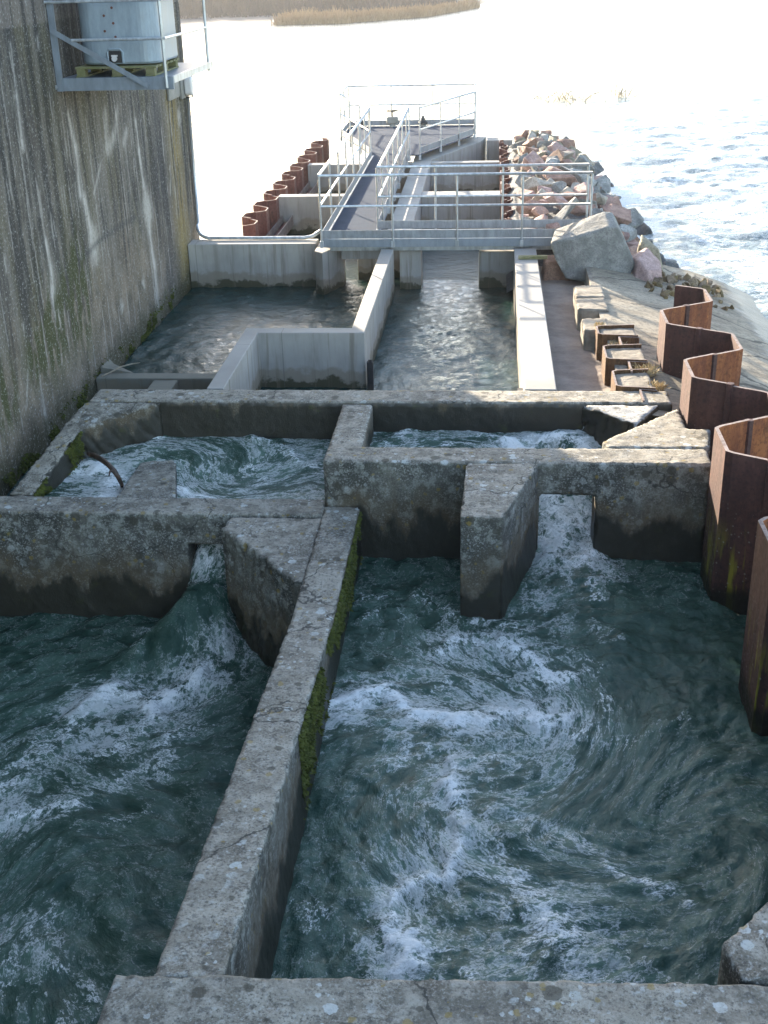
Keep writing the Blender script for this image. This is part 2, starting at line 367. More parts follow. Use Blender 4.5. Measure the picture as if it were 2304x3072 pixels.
M['rk_pink'] = rock_mat('pink_granite', (.27, .125, .085), (.37, .20, .145), (.17, .10, .08))
M['rk_grey'] = rock_mat('grey_stone', (.19, .19, .175), (.30, .295, .27), (.12, .12, .11))
M['rk_dark'] = rock_mat('dark_wet_stone', (.05, .055, .058), (.11, .115, .115), (.03, .03, .03))
M['rk_tan'] = rock_mat('tan_stone', (.26, .21, .14), (.36, .30, .21), (.16, .12, .08))
M['rk_algae'] = rock_mat('algae_brown_stone', (.13, .075, .022), (.23, .145, .06), (.07, .045, .02))
M['boulder'] = rock_mat('boulder_grey', (.17, .165, .145), (.25, .24, .21), (.12, .115, .10))
M['water'] = water_mat('pool_water', (.009, .030, .020), (.135, .215, .160), .05, .40, 1.0, .7, .40)
M['channel'] = water_mat('channel_water', (.010, .028, .023), (.05, .11, .105), .03, .42, .8, .15, .48, (.50, .80, 1.0))
M['river'] = water_mat('river_water', (.018, .042, .042), (.12, .165, .165), .07, .55, .7, .4)
M['soil'] = plain('bank_sand', (.12, .10, .08), (.20, .17, .14), .3, .95)
M['scrub'] = plain('bare_scrub', (.05, .038, .032), (.085, .066, .052), .4, .95)
M['reed'] = plain('dry_reed', (.22, .14, .065), (.32, .215, .11), .5, .95)

# ------------------------------------------------------------------ terrain, river
mk('riverbed', MB().box(-400, 400, -60, 700, -3.2, -2.75), M['bed'], kind='structure')

def grid_mesh(name, xs, ys, Z, mat, foam=None, aer=None, flow=None, parent=None, mask=None, **kw):
    X, Y = np.meshgrid(xs, ys); nx, ny = len(xs), len(ys)
    zz = Z(X, Y) if callable(Z) else Z
    vs = np.stack([X.ravel(), Y.ravel(), zz.ravel()], 1)
    i = np.arange(nx*ny).reshape(ny, nx); q = np.stack([i[:-1, :-1], i[:-1, 1:], i[1:, 1:], i[1:, :-1]], -1)
    if mask is not None: q = q[mask(X[:-1, :-1]*.5+X[1:, 1:]*.5, Y[:-1, :-1]*.5+Y[1:, 1:]*.5)]
    q = q.reshape(-1, 4)
    org = np.array([(xs[0]+xs[-1])/2, (ys[0]+ys[-1])/2, 0.0]); org[2] = zz.mean()
    me = bpy.data.meshes.new(name); me.vertices.add(len(vs)); me.vertices.foreach_set('co', (vs-org).ravel())
    me.loops.add(q.size); me.loops.foreach_set('vertex_index', q.ravel()); me.polygons.add(len(q))
    me.polygons.foreach_set('loop_start', np.arange(0, q.size, 4)); me.update(calc_edges=True)
    me.polygons.foreach_set('use_smooth', [True]*len(q)); me.materials.append(mat)
    for nm, val in (('foam', foam), ('aer', aer)):
        if val is not None:
            a = me.attributes.new(nm, 'FLOAT', 'POINT'); a.data.foreach_set('value', np.asarray(val, np.float32).ravel())
    if flow is not None:
        a = me.attributes.new('flow', 'FLOAT_VECTOR', 'POINT')
        a.data.foreach_set('vector', np.stack([flow[0].ravel(), flow[1].ravel(), np.zeros(nx*ny)], 1).astype(np.float32).ravel())
    me.validate(); o = bpy.data.objects.new(name, me); COL.objects.link(o); o.location = org; WO[o.name] = Vector(org)
    if 'kind' not in kw: kw['kind'] = 'structure'
    return finish(o, **kw)

def seg_dist(X, Y, pts):
    d = np.full(X.shape, 1e9)
    for (ax, ay), (bx, by) in zip(pts[:-1], pts[1:]):
        vx, vy = bx-ax, by-ay; L = vx*vx+vy*vy+1e-9
        t = np.clip(((X-ax)*vx+(Y-ay)*vy)/L, 0, 1)
        d = np.minimum(d, np.hypot(X-ax-t*vx, Y-ay-t*vy))
    return d
def swirl(X, Y, eddies, ang, stretch):
    u, v = X.copy(), Y.copy()
    for cx, cy, R, a in eddies:
        dx, dy = u-cx, v-cy; th = .5*a*np.exp(-(dx*dx+dy*dy)/(R*R)); c, s = np.cos(th), np.sin(th)
        u, v = cx+c*dx-s*dy, cy+s*dx+c*dy
    c, s = math.cos(ang), math.sin(ang)
    return (c*u+s*v)*stretch, -s*u+c*v           # first axis runs along the flow
def feats_px(lst, z):
    return [([tuple(U(px/.72, py/.72, z)[:2]) for px, py in pts], w, amt, hgt) for pts, w, amt, hgt in lst]
def pool(name, x0, x1, y0, y1, step, base, feats, eddies, ang, stretch, amp, label, extra=None, mask=None, mat='water', haze=.38, veils=()):
    xs = np.arange(x0, x1+step/2, step); ys = np.arange(y0, y1+step/2, step); X, Y = np.meshgrid(xs, ys)
    fx, fy = swirl(X, Y, eddies, ang, stretch)
    wob = .26*fbm(X*2.3, Y*2.3, 5, 3, .6); wob2 = .26*fbm(X*2.3, Y*2.3, 5, 8, .6); brk = .62+.75*fbm(X*1.9, Y*1.9, 4, 17)
    Z = base+amp*fbm(fx*1.6, fy*1.6, 3, 11)+amp*.55*fbm(fx*4.5, fy*4.5, 3, 12)+amp*.30*(.4-np.abs(fbm(fx*7, fy*7, 3, 13)))+amp*.14*fbm(fx*19, fy*19, 2, 14)
    foam = np.zeros_like(X); aer = np.full_like(X, haze)
    for pts, w, amt, hgt in feats:
        d = seg_dist(X+wob, Y+wob2, pts)
        foam = np.maximum(foam, amt*np.clip(brk, .25, 1.1)*np.exp(-(d/w)**2)); aer = np.maximum(aer, min(1, amt*.85)*np.exp(-(d/(w*3.6))**1.6))
        Z += hgt*np.clip(brk, .3, 1.2)*np.exp(-(d/(w*.9))**2)
    for pts, w, amt in veils:
        aer = np.maximum(aer, amt*np.exp(-(seg_dist(X+2*wob, Y+2*wob2, [tuple(U(a/.72, b/.72, base)[:2]) for a, b in pts])/w)**2)*np.clip(.75+.6*fbm(X*1.1, Y*1.1, 3, 19), .3, 1.15))
    if extra: Z, foam, aer = extra(X, Y, Z, foam, aer)
    o = grid_mesh(name, xs, ys, Z, M[mat], foam, aer, (fx, fy), mask=mask)
    o['label'] = label; o['category'] = 'water'
    return o

# right-hand fore pool
RF = feats_px([
    ([(965, 1392), (1030, 1380), (1090, 1385), (1140, 1425), (1205, 1470)], .16, .95, .06),
    ([(712, 1532), (790, 1500), (845, 1502), (905, 1545), (985, 1562), (1060, 1550), (1140, 1520), (1195, 1562), (1235, 1545)], .13, 1.35, .09),
    ([(930, 1482), (1090, 1462)], .12, .55, .03),
    ([(1290, 1455), (1325, 1495), (1305, 1560), (1240, 1592)], .08, .8, .04),
    ([(850, 1640), (935, 1600)], .09, .75, .03), ([(1005, 1650), (1085, 1640), (1140, 1655)], .08, .8, .03),
    ([(1000, 1640), (962, 1690), (988, 1735), (985, 1830), (950, 1885), (862, 1938), (838, 2000), (880, 2085)], .085, 1.1, .05),
    ([(1040, 1742), (1160, 1782), (1285, 1832), (1400, 1900), (1490, 1945)], .05, .8, .02),
    ([(1090, 1890), (1150, 1950), (1230, 2090), (1300, 2120)], .26, .8, .02),
    ([(900, 2030), (1000, 2110), (1180, 2110)], .22, .5, .02),
    ([(1190, 1130), (1220, 1190), (1250, 1230)], .2, 1.0, .03),
    ([(1270, 1270), (1290, 1340), (1330, 1380)], .12, .65, .04), ([(1240, 1410), (1270, 1450)], .10, .6, .03),  # first stroke paints the glints from the slot as foam
    ([(790, 1290), (870, 1285), (940, 1300), (1010, 1330)], .12, .55, .03), ([(800, 1330), (880, 1340)], .08, .55, .02),
    ([(1000, 1345), (1060, 1340), (1110, 1355)], .12, .8, .03),
    ([(760, 1420), (880, 1430), (1000, 1450)], .25, .40, .0), ([(900, 1700), (1100, 1700), (1050, 1800)], .4, .36, 0),
    ([(1330, 1600), (1420, 1580), (1470, 1560)], .15, .45, .02), ([(640, 1900), (680, 1980), (640, 2080)], .10, .4, .01)], -1.08)
def ex_R(X, Y, Z, foam, aer):
    t = np.exp(-(np.abs(X-.84)/(.46+.35*sstep(11.2, 10.3, Y)))**4)*sstep(10.2, 11.3, Y)          # rough water coming through the slot
    Z = Z+(.10+.12*sstep(11.0, 12.6, Y))*t+.06*t*fbm(X*5, Y*5, 3, 23); aer = np.maximum(aer, .95*t); foam = np.maximum(foam, t*np.clip(.26+.15*sstep(10.9, 11.3, Y)+1.1*fbm(X*4.5, Y*2.5, 4, 29), 0, 1))
    e = np.exp(-(((X-1.55)/.55)**2+((Y-7.15)/.75)**2))          # calm dark eddy by the piles
    foam = foam*(1-.6*e); Z = Z-.05*e
    sh = sstep(.25, 1.4, X)*sstep(10.7, 9.6, Y)*sstep(7.8, 9.0, Y); aer = aer*(1-.5*sh)
    return Z, foam, aer
pool('pool_water', -1.42, 3.0, 3.6, 13.0, .025, -1.10, RF, [(-.15, 7.6, 1.1, 2.2), (1.55, 7.2, .8, -2.6), (.3, 9.2, .9, -1.3), (-.5, 5.9, .9, 1.4), (.9, 5.6, .7, 1.2)], math.radians(75), .85, .080,
     'foaming dark green water in the pool between the sloping wall and the rusty piles', ex_R,
     veils=[([(1000, 1390), (980, 1500), (950, 1600), (1000, 1720), (930, 1850), (960, 2000), (1050, 2100)], .75, .85), ([(1180, 1300), (1230, 1420), (1200, 1560), (1120, 1680)], .45, .8), ([(1120, 1850), (1200, 1980), (1260, 2100)], .5, .9), ([(1350, 1640), (1430, 1560)], .35, .5), ([(1300, 1850), (1480, 1950)], .3, .5)])
# left-hand fore pool, lower
LF = feats_px([
    ([(195, 1515), (265, 1492), (330, 1522), (390, 1482), (440, 1440), (475, 1408)], .15, 1.25, .12),
    ([(300, 1425), (350, 1355), (385, 1310)], .07, .8, .05),
    ([(0, 1690), (100, 1600), (200, 1540), (260, 1510)], .20, .75, .03),
    ([(120, 1735), (220, 1700), (330, 1640), (400, 1560)], .13, .75, .03),
    ([(0, 1752), (170, 1738)], .07, .8, .02), ([(230, 1640), (300, 1570), (330, 1540)], .22, .7, .03),
    ([(60, 1640), (160, 1590)], .2, .5, .02), ([(0, 1975), (60, 1985), (120, 2050), (205, 2150)], .06, .7, .02),
    ([(75, 1945), (120, 2010)], .06, .6, .01), ([(0, 2110), (80, 2170), (110, 2212)], .18, .55, .01),
    ([(210, 1780), (320, 1740), (420, 1680)], .10, .45, .01), ([(400, 1170), (430, 1230)], .1, .6, 0),
    ([(0, 1455), (150, 1430)], .12, .28, 0), ([(380, 1620), (470, 1560)], .10, .35, .01)], -1.70)
def ex_L(X, Y, Z, foam, aer):
    cx = -2.90-.42*sstep(10.9, 9.5, Y)
    t = np.exp(-(np.abs(X-cx)/(.33+.30*sstep(11.0, 9.7, Y)))**4)*sstep(9.2, 10.6, Y)
    Z = Z+(.52*sstep(9.4, 11.0, Y)+.27*sstep(10.9, 11.35, Y))*t; foam = np.maximum(foam*(1-.85*t), .62*t*sstep(10.85, 11.2, Y)); aer = np.maximum(aer*(1-.5*t), .36*t+.5*t*sstep(10.7, 11.15, Y))  # foam and aeration inside the slot stand in for light on roofed water
    return Z, foam, aer
pool('pool_water', -5.43, -1.56, 2.0, 11.5, .028, -1.74, LF, [(-3.4, 9.2, 1.0, 1.3), (-4.4, 7.6, 1.1, -1.2), (-2.6, 7.0, .9, 1.6), (-3.6, 5.6, 1.0, -1.4)], math.radians(60), .80, .080,
     'dark streaked water in the lower pool left of the sloping wall', ex_L,
     veils=[([(380, 1480), (260, 1560), (130, 1660), (20, 1760)], .55, .9), ([(380, 1590), (260, 1690), (100, 1800)], .4, .75), ([(0, 2000), (120, 2080), (150, 2180)], .4, .65), ([(430, 1300), (350, 1400)], .3, .6)])
# basins behind the cross walls
LB = feats_px([([(170, 1010), (215, 1010), (255, 1040), (230, 1060)], .22, 1.1, .05), ([(385, 1045), (420, 1060), (470, 1080)], .12, 1.0, .04),
    ([(330, 955), (420, 935), (520, 940), (570, 965), (620, 985), (690, 1010)], .09, .75, .05), ([(300, 980), (350, 955)], .10, .8, .03),
    ([(400, 990), (500, 1000), (560, 1020)], .18, .42, .02), ([(560, 1040), (690, 1040)], .16, .42, .02)], -.52)
def ex_LB(X, Y, Z, foam, aer):
    Z = Z+.15*sstep(12.0, 13.0, Y); return Z, foam, aer
pool('basin_water', -5.05, -1.60, 11.35, 13.12, .025, -.60, LB, [(-3.1, 12.3, .7, 1.6), (-2.3, 12.2, .6, -1.5)], math.radians(-15), .45, .05,
     'churning grey-green water in the basin with the driftwood branch', ex_LB, haze=.62)
RB = feats_px([([(1110, 955), (1170, 945), (1200, 940), (1240, 945), (1285, 955)], .14, 1.3, .10), ([(820, 950), (900, 930), (960, 920), (1030, 930), (1100, 950)], .10, .8, .05),
    ([(870, 960), (1000, 955)], .12, .7, .0)], -.33)
def ex_RB(X, Y, Z, foam, aer): return Z-.75*np.exp(-((X-.84)/.55)**4)*sstep(12.95, 12.2, Y), foam, aer
pool('basin_water', -1.40, 1.75, 11.55, 13.10, .025, -.36, RB, [(0, 12.4, .6, 1.5)], 0, .5, .055,
     'white bubbling water in the covered end of the basin by the concrete wedge', ex_RB, haze=.6)
# channels beyond
CF = feats_px([([(330, 740), (430, 690), (560, 680)], .5, .22, .02), ([(430, 770), (520, 720)], .35, .30, .02), ([(860, 780), (960, 740), (1080, 790)], .4, .3, .02),
    ([(440, 640), (560, 650)], .2, .25, .02), ([(960, 580), (1000, 600)], .3, .2, 0)], -.79)
pool('channel_water', -5.43, .50, 13.40, 21.9, .045, -.79, CF, [(-4.2, 18, 1.3, 1.2), (-.6, 17.0, 1.0, 1.5), (-.6, 15, .9, -1.3)], math.radians(90), .8, .040,
     'rippling dark water in the channels behind the mossy back wall', mat='channel', haze=.18,
     mask=lambda x, y: ~((x < -3.3) & (y < 15.72)))
pool('gutter_water', -5.43, -4.45, 11.2, 13.6, .05, -.78, [], [], math.radians(90), .6, .03, 'narrow strip of water between the tall stained wall and the basin wall', mat='channel')
pool('pit_water', -5.43, -3.40, 13.42, 15.62, .05, -.98, [], [], 0, .6, .03, 'dark water in the pit below the low weir', mat='channel')

# river
def river():
    def axis(fine0, fine1, st, far0, far1, k=1.12):
        a = list(np.arange(fine0, fine1, st)); s = st; v = a[-1]
        while v < far1: s *= k; v += s; a.append(v)
        s = st; v = fine0
        while v > far0: s *= k; v -= s; a.insert(0, v)
        return np.array(a)
    xs = axis(-9, 14, .14, -350, 350); ys = axis(13, 60, .14, -40, 690); X, Y = np.meshgrid(xs, ys)
    fx, fy = swirl(X, Y, [(4.6, 25, 2.5, 1.0), (5.5, 31, 3, -1.1), (-8, 32, 3, 1.0), (7, 21, 2.5, .8)], math.radians(20), .75)
    fade = np.exp(-np.maximum(0, np.hypot(X, Y-25)-20)/45)
    rap = sstep(2.4, 5.0, X)*sstep(60, 34, Y)*sstep(8, 18, Y)
    inside = sstep(-5.2, -4.7, X)*sstep(2.6, 1.6, X)*sstep(36.5, 34.5, Y)
    A = (.045+.085*rap)*(1-.7*inside)*fade
    Z = -.82+A*fbm(fx*.55, fy*.55, 3, 31)+A*.6*fbm(fx*1.6, fy*1.6, 3, 33)+A*.22*fbm(fx*4, fy*4, 2, 35)
    crest = sstep(.12, .5, fbm(fx*.5, fy*.5, 4, 41)+.12)
    edge = np.exp(-((X-(3.1+.25*np.sin(Y*1.7)))/.55)**2)*sstep(38, 33, Y)*sstep(19, 21, Y)
    foam = np.clip(rap*(.10+.75*crest)+.9*edge*(1-inside), 0, 1.3); aer = np.clip(.15+.42*rap+.4*edge, 0, 1)*(1-.7*inside)  # rapids foam; the raised aeration also paints in the river's glare
    fs = feats_px([([(1500, 640), (1659, 660)], .5, .7, .05), ([(1390, 470), (1659, 560)], .5, .6, .05), ([(1500, 450), (1659, 480)], 1.0, .7, .1)], -.8)
    for pts, w, amt, h in fs:
        d = seg_dist(X, Y, pts); foam = np.maximum(foam, amt*np.exp(-(d/w)**2))
    def mask(x, y): return (y > 21.35) | (x > 2.55)
    o = grid_mesh('river', xs, ys, Z, M['river'], foam, aer, (fx, fy), mask=mask)
river()

# apron, sand strip, gravel core of the rock bank, far bank
def z_apron(X, Y): return -.025-.20*np.maximum(X-1.7, 0)-.10*np.maximum(X-3.0, 0)**2+.015*fbm(X*2, Y*2, 4, 51)-.02*np.abs(fbm(X*.8+Y*.3, Y*.8, 3, 55))
grid_mesh('concrete_apron', np.arange(1.64, 7.5, .06), np.arange(6.0, 20.9, .06), z_apron, M['apron'], mask=lambda x, y: (x > 2.62) | (y > 12.85))
grid_mesh('sand_strip', np.arange(.80, 1.75, .04), np.arange(13.46, 21.2, .04), lambda X, Y: -.31+.03*fbm(X*3, Y*3, 4, 57)-.05*sstep(19, 20.5, Y), M['sand'])
mk('apron_edge', MB().box(1.585, 1.665, 13.52, 20.85, -.62, -.028), M['block'], kind='structure')
def z_mound(X, Y):
    w = np.where(Y > 0, 1, 1); xr = 3.25-.03*(Y-22)
    t = np.clip((X-.32)/(xr-.32), 0, 1)
    prof = np.interp(t, [0, .12, .35, .55, .8, 1], [.02, .24, .38, .20, -.36, -.95])
    prof = prof-1.1*sstep(32.6, 35.0, Y)-.55*sstep(22.4, 20.8, Y)
    return prof
grid_mesh('stone_bank', np.arange(.32, 3.9, .1), np.arange(20.6, 35.6, .1), lambda X, Y: z_mound(X, Y)-.16+.05*fbm(X*4, Y*4, 3, 61), M['rk_dark'])

# ------------------------------------------------------------------ tall stained wall (left)
XW = -5.46
def tall_wall():
    ys = np.arange(1.0, 22.46, .03); zs = np.arange(-2.7, 5.2, .03)
    YY, ZZ = np.meshgrid(ys, zs)
    # stains
    n1 = fbm(YY*2.2+.4*fbm(YY*.6, ZZ*.3, 3, 71), ZZ*.28, 4, 72); n2 = fbm(YY*6.5, ZZ*.55, 4, 73); n3 = fbm(YY*1.1, ZZ*1.1, 5, 74); n4 = fbm(YY*14, ZZ*2.0, 3, 75)
    def mx(c, f, col): return c*(1-f[..., None])+np.array(col)*f[..., None]
    c = np.zeros(YY.shape+(3,))+np.array([.105, .094, .078])
    c = mx(c, sstep(-.06, .18, n1)*.85, (.034, .034, .030))
    c = mx(c, sstep(.04, .25, n2)*.6, (.20, .178, .14))
    c = mx(c, sstep(.05, .30, n4)*.45, (.20, .19, .16))
    c = mx(c, sstep(.02, .25, -n4+.3*n1)*.4, (.055, .05, .045))
    c = mx(c, sstep(.0, .28, fbm(YY*1.7, ZZ*.35, 3, 76))*.42, (.125, .112, .045))
    c = mx(c, sstep(.12, .32, n3)*.4*sstep(3.5, 1.5, ZZ), (.27, .25, .21))
    low = sstep(1.35, .2, ZZ+.8*n3)
    c = mx(c, low*.7, (.21, .17, .12)); c = mx(c, low*sstep(0, .25, fbm(YY*4, ZZ*3, 4, 77))*.65, (.10, .085, .06))
    c = mx(c, low*sstep(.03, .16, fbm(YY*2.2, ZZ*1.1, 4, 78))*.6, (.30, .25, .19))
    c = mx(c, sstep(4.02, 4.06, ZZ)*.55, (.27, .235, .21))
    # yellow lichen streak by the far corner
    c = mx(c, np.exp(-((YY-21.2-.15*n2)/.45)**2)*sstep(-.3, .2, n2+.2)*sstep(3.0, 2.4, ZZ)*.75, (.30, .22, .045))
    c = mx(c, np.exp(-((YY-20.2-.2*n2)/.55)**2)*.5*sstep(3.0, 2.4, ZZ), (.045, .045, .05))
    ds = fbm(YY*5.5+.3*n3, ZZ*.16, 4, 181); ls = fbm(YY*16+.5*n3, ZZ*.22, 3, 182); hi = sstep(-.2, .9, ZZ)
    c = mx(c, hi*sstep(.03, .20, ds)*.72, (.026, .025, .023)); c = mx(c, hi*sstep(.12, .30, -ds)*.45, (.23, .215, .185))
    c = mx(c, sstep(.26, .40, ls+.25*fbm(YY*2, ZZ*1.5, 3, 183))*.65, (.42, .405, .37))
    def S1(a, b): return (a*.463, b*.463)
    def S4(a, b): return (a*.463, 600+b*.463)
    runs = [([S1(65, 290), S1(105, 620), S1(150, 960)], .035, .75), ([S1(440, 740), S1(490, 960), S1(520, 1250), S4(545, 0), S4(590, 200), S4(620, 390)], .07, .95),
        ([S1(880, 780), S1(900, 980), S1(930, 1200), S1(960, 1330), S4(970, 200), S4(1000, 420), S4(1030, 750)], .07, .8),
        ([S4(300, 270), S4(330, 450), S4(350, 600), S4(380, 780)], .075, 1.0), ([S4(255, 1150), S4(290, 1380), S4(320, 1490)], .035, .8),
        ([S4(150, 800), S4(185, 1060), S4(170, 1340)], .02, .6), ([S4(1125, 560), S4(1140, 650)], .03, .7), ([S1(930, 740), S1(945, 900)], .03, .5),
        ([S1(240, 250), S1(245, 300)], .04, .6), ([S1(760, 700), S1(740, 880), S1(700, 980)], .09, .55), ([S1(680, 740), S1(690, 950)], .11, .5), ([S1(655, 1050), S1(610, 1250)], .03, .5),
        ([S1(1100, 1080), S1(1105, 1250)], .03, .6), ([S4(30, 370), S4(40, 460)], .03, .6), ([S1(820, 850), S1(800, 930)], .08, .5)]
    for pts, w, amt in runs:
        P = [UX(a, b, XW) for a, b in pts]; L = len(P)
        for k, (p, q) in enumerate(zip(P[:-1], P[1:])):
            d = seg_dist(YY+.06*n4+.04*n2, ZZ*1.0, [(p[1], p[2]), (q[1], q[2])]); ww = 1.15*w*(.45+.75*(k+.5)/(L-1))
            c = mx(c, amt*np.exp(-(d/ww)**2)*np.clip(.85+1.2*n4, .2, 1), (.66, .645, .60))
            c = mx(c, .2*amt*np.exp(-(d/(ww*3))**2), (.30, .285, .25))
    for a, b, r in (S4(610, 270)+(.42,), S4(955, 60)+(.5,), S1(955, 1360)+(.4,), S1(1160, 760)+(.25,), S4(790, 690)+(.2,), S4(930, 540)+(.2,)):       # splashes where the runs cross a joint
        p = UX(a, b, XW); d = np.hypot((YY-p[1])*1.2, ZZ-p[2])
        c = mx(c, .85*sstep(r, r*.2, d+.28*np.abs(fbm(YY*8, ZZ*8, 4, 81))), (.46, .445, .40))
    # joint crack, dark
    j = [UX(*S4(a, b), XW) for a, b in ((520, 390), (680, 230), (880, 110))]
    d = seg_dist(YY, ZZ+.04*n4, [(p[1], p[2]) for p in j]); c = mx(c, .6*np.exp(-(d/.05)**2), (.05, .055, .055))
    ms = np.zeros(YY.shape)
    for a, b, ry, rz in ((340, 860, .5, .5), (520, 580, .40, .75), (470, 720, .3, .45), (30, 1280, .35, .35), (440, 640, .25, .4), (250, 1000, .4, .3), (400, 780, .3, .4)):
        p = UX(*S4(a, b), XW); ms = np.maximum(ms, np.exp(-(((YY-p[1])/ry)**2+((ZZ-p[2])/rz)**2))*sstep(-.16, .04, fbm(YY*7, ZZ*1.6, 4, 83)))
    base = sstep(-.30, -.62, ZZ+.25*fbm(YY*2.5, ZZ*2, 3, 85))
    c = mx(c, np.clip(ms*1.7, 0, .95), (.050, .058, .010)); c = mx(c, base*.8, (.05, .05, .014))
    c *= (1+.28*fbm(YY*30, ZZ*30, 2, 87))[..., None]*np.array([.87, .83, .79])
    ny, nz = len(ys), len(zs)
    X = XW+.006*fbm(YY*4, ZZ*4, 3, 88)+.004*perlin(YY*11, ZZ*11, 89)
    X[:, -1] = XW; X[0, :] = XW; X[-1, :] = XW; X[:, 0] = XW
    vs = np.stack([X.ravel(), YY.ravel(), ZZ.ravel()], 1); i = np.arange(ny*nz).reshape(nz, ny)
    q = np.stack([i[:-1, :-1], i[:-1, 1:], i[1:, 1:], i[1:, :-1]], -1).reshape(-1, 4)
    t = NT('stained_wall_concrete'); col = t.attr('stain').outputs['Color']; f = t.noise(t.P, 30, 4, .75); g = t.noise(t.scale(t.P, (1, 1, .35)), 16, 4, .65)
    cc = t.mix(t.mapr(f, .56, .64, 0, .65), col, (.40, .39, .36)); cc = t.mix(t.mapr(f, .44, .34, 0, .65), cc, (.035, .033, .03)); cc = t.mix(t.mapr(g, .55, .75, 0, .35), cc, (.05, .048, .042))
    m = t.out(cc, .93, normal=t.bump(t.math('ADD', f, g), .5, .012))
    th = thing('building_wall', 'tall dark concrete building wall streaked with white runs, lichen and moss', 'wall', (XW-2, 12, -2.7))
    org = np.array(WO[th.name]); me = bpy.data.meshes.new('wall_face'); me.from_pydata((vs-org).tolist(), [], q.tolist())
    a = me.attributes.new('stain', 'FLOAT_COLOR', 'POINT'); a.data.foreach_set('color', np.concatenate([np.clip(c, .01, 1).reshape(-1, 3), np.ones((ny*nz, 1))], 1).astype(np.float32).ravel())
    me.polygons.foreach_set('use_smooth', [True]*len(me.polygons)); me.materials.append(m)
    o = bpy.data.objects.new('wall_face', me); COL.objects.link(o); o.parent = th; WO[o.name] = Vector(org)
    core = plain('wall_core_concrete', (.12, .11, .09), (.20, .18, .15), 1.5)
    mk('wall_core', MB().prism([(XW-.02, 1.0), (XW-.02, 22.42), (XW-6, 22.42), (XW-6, 1.0)], -2.7, 5.17), core, th)
    mk('upper_wall', MB().prism([(XW, -8.0), (XW, 22.42), (XW-6, 22.42), (XW-6, -8.0)], 5.17, 8.5), core, th)
    mk('wall_end', MB().box(XW-6, XW, -8.0, .99, -2.7, 5.165), core, th)
tall_wall()

# ------------------------------------------------------------------ old fishway concrete
def old(name, label, mb, mat, seed, voxel=.026, cat='wall', **kw):
    o = mk(name, mb, M[mat], label=label, cat=cat); return weather(o, voxel, seed=seed, **kw)
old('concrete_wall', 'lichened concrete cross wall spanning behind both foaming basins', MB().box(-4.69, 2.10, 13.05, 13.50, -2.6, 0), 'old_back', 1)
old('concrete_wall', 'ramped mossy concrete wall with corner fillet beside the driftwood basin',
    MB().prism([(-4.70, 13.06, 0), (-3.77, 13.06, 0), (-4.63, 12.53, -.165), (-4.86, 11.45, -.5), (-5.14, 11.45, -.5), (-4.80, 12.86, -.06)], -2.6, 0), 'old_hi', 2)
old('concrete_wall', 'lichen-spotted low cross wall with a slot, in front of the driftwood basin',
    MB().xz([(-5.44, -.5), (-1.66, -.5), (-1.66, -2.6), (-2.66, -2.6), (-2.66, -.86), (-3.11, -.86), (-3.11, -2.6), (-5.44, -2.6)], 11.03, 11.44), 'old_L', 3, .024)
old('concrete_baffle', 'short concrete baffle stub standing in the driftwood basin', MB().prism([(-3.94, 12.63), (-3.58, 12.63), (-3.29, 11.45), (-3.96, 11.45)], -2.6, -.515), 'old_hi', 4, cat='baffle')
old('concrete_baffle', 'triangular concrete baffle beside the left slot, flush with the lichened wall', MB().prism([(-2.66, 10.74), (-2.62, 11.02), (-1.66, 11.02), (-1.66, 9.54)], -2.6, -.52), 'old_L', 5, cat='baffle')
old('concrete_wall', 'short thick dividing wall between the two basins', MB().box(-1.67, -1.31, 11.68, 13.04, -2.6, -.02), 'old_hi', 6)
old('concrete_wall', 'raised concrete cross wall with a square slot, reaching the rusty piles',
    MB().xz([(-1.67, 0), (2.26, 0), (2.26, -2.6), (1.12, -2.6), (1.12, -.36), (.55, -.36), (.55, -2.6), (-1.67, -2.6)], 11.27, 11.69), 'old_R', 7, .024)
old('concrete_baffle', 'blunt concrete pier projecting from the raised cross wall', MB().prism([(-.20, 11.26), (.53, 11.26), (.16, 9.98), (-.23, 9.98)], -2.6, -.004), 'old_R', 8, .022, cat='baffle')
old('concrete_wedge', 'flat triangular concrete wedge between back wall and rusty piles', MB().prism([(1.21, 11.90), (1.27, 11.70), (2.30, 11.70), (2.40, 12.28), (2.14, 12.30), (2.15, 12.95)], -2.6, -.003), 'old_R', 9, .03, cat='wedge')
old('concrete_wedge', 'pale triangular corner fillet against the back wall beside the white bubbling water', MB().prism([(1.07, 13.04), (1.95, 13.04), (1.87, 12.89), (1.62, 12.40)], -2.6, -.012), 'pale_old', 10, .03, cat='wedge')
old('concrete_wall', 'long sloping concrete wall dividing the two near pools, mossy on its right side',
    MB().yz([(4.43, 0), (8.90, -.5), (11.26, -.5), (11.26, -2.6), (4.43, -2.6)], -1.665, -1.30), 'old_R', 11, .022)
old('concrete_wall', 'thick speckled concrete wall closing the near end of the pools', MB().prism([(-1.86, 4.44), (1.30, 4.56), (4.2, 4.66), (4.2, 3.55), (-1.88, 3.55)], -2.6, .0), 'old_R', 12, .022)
old('concrete_baffle', 'pointed concrete baffle joined to the speckled near wall', MB().prism([(1.25, 4.83), (1.60, 5.21), (2.2, 5.21), (2.2, 4.60), (1.31, 4.58)], -2.6, -.004), 'old_R', 13, .022, cat='baffle')

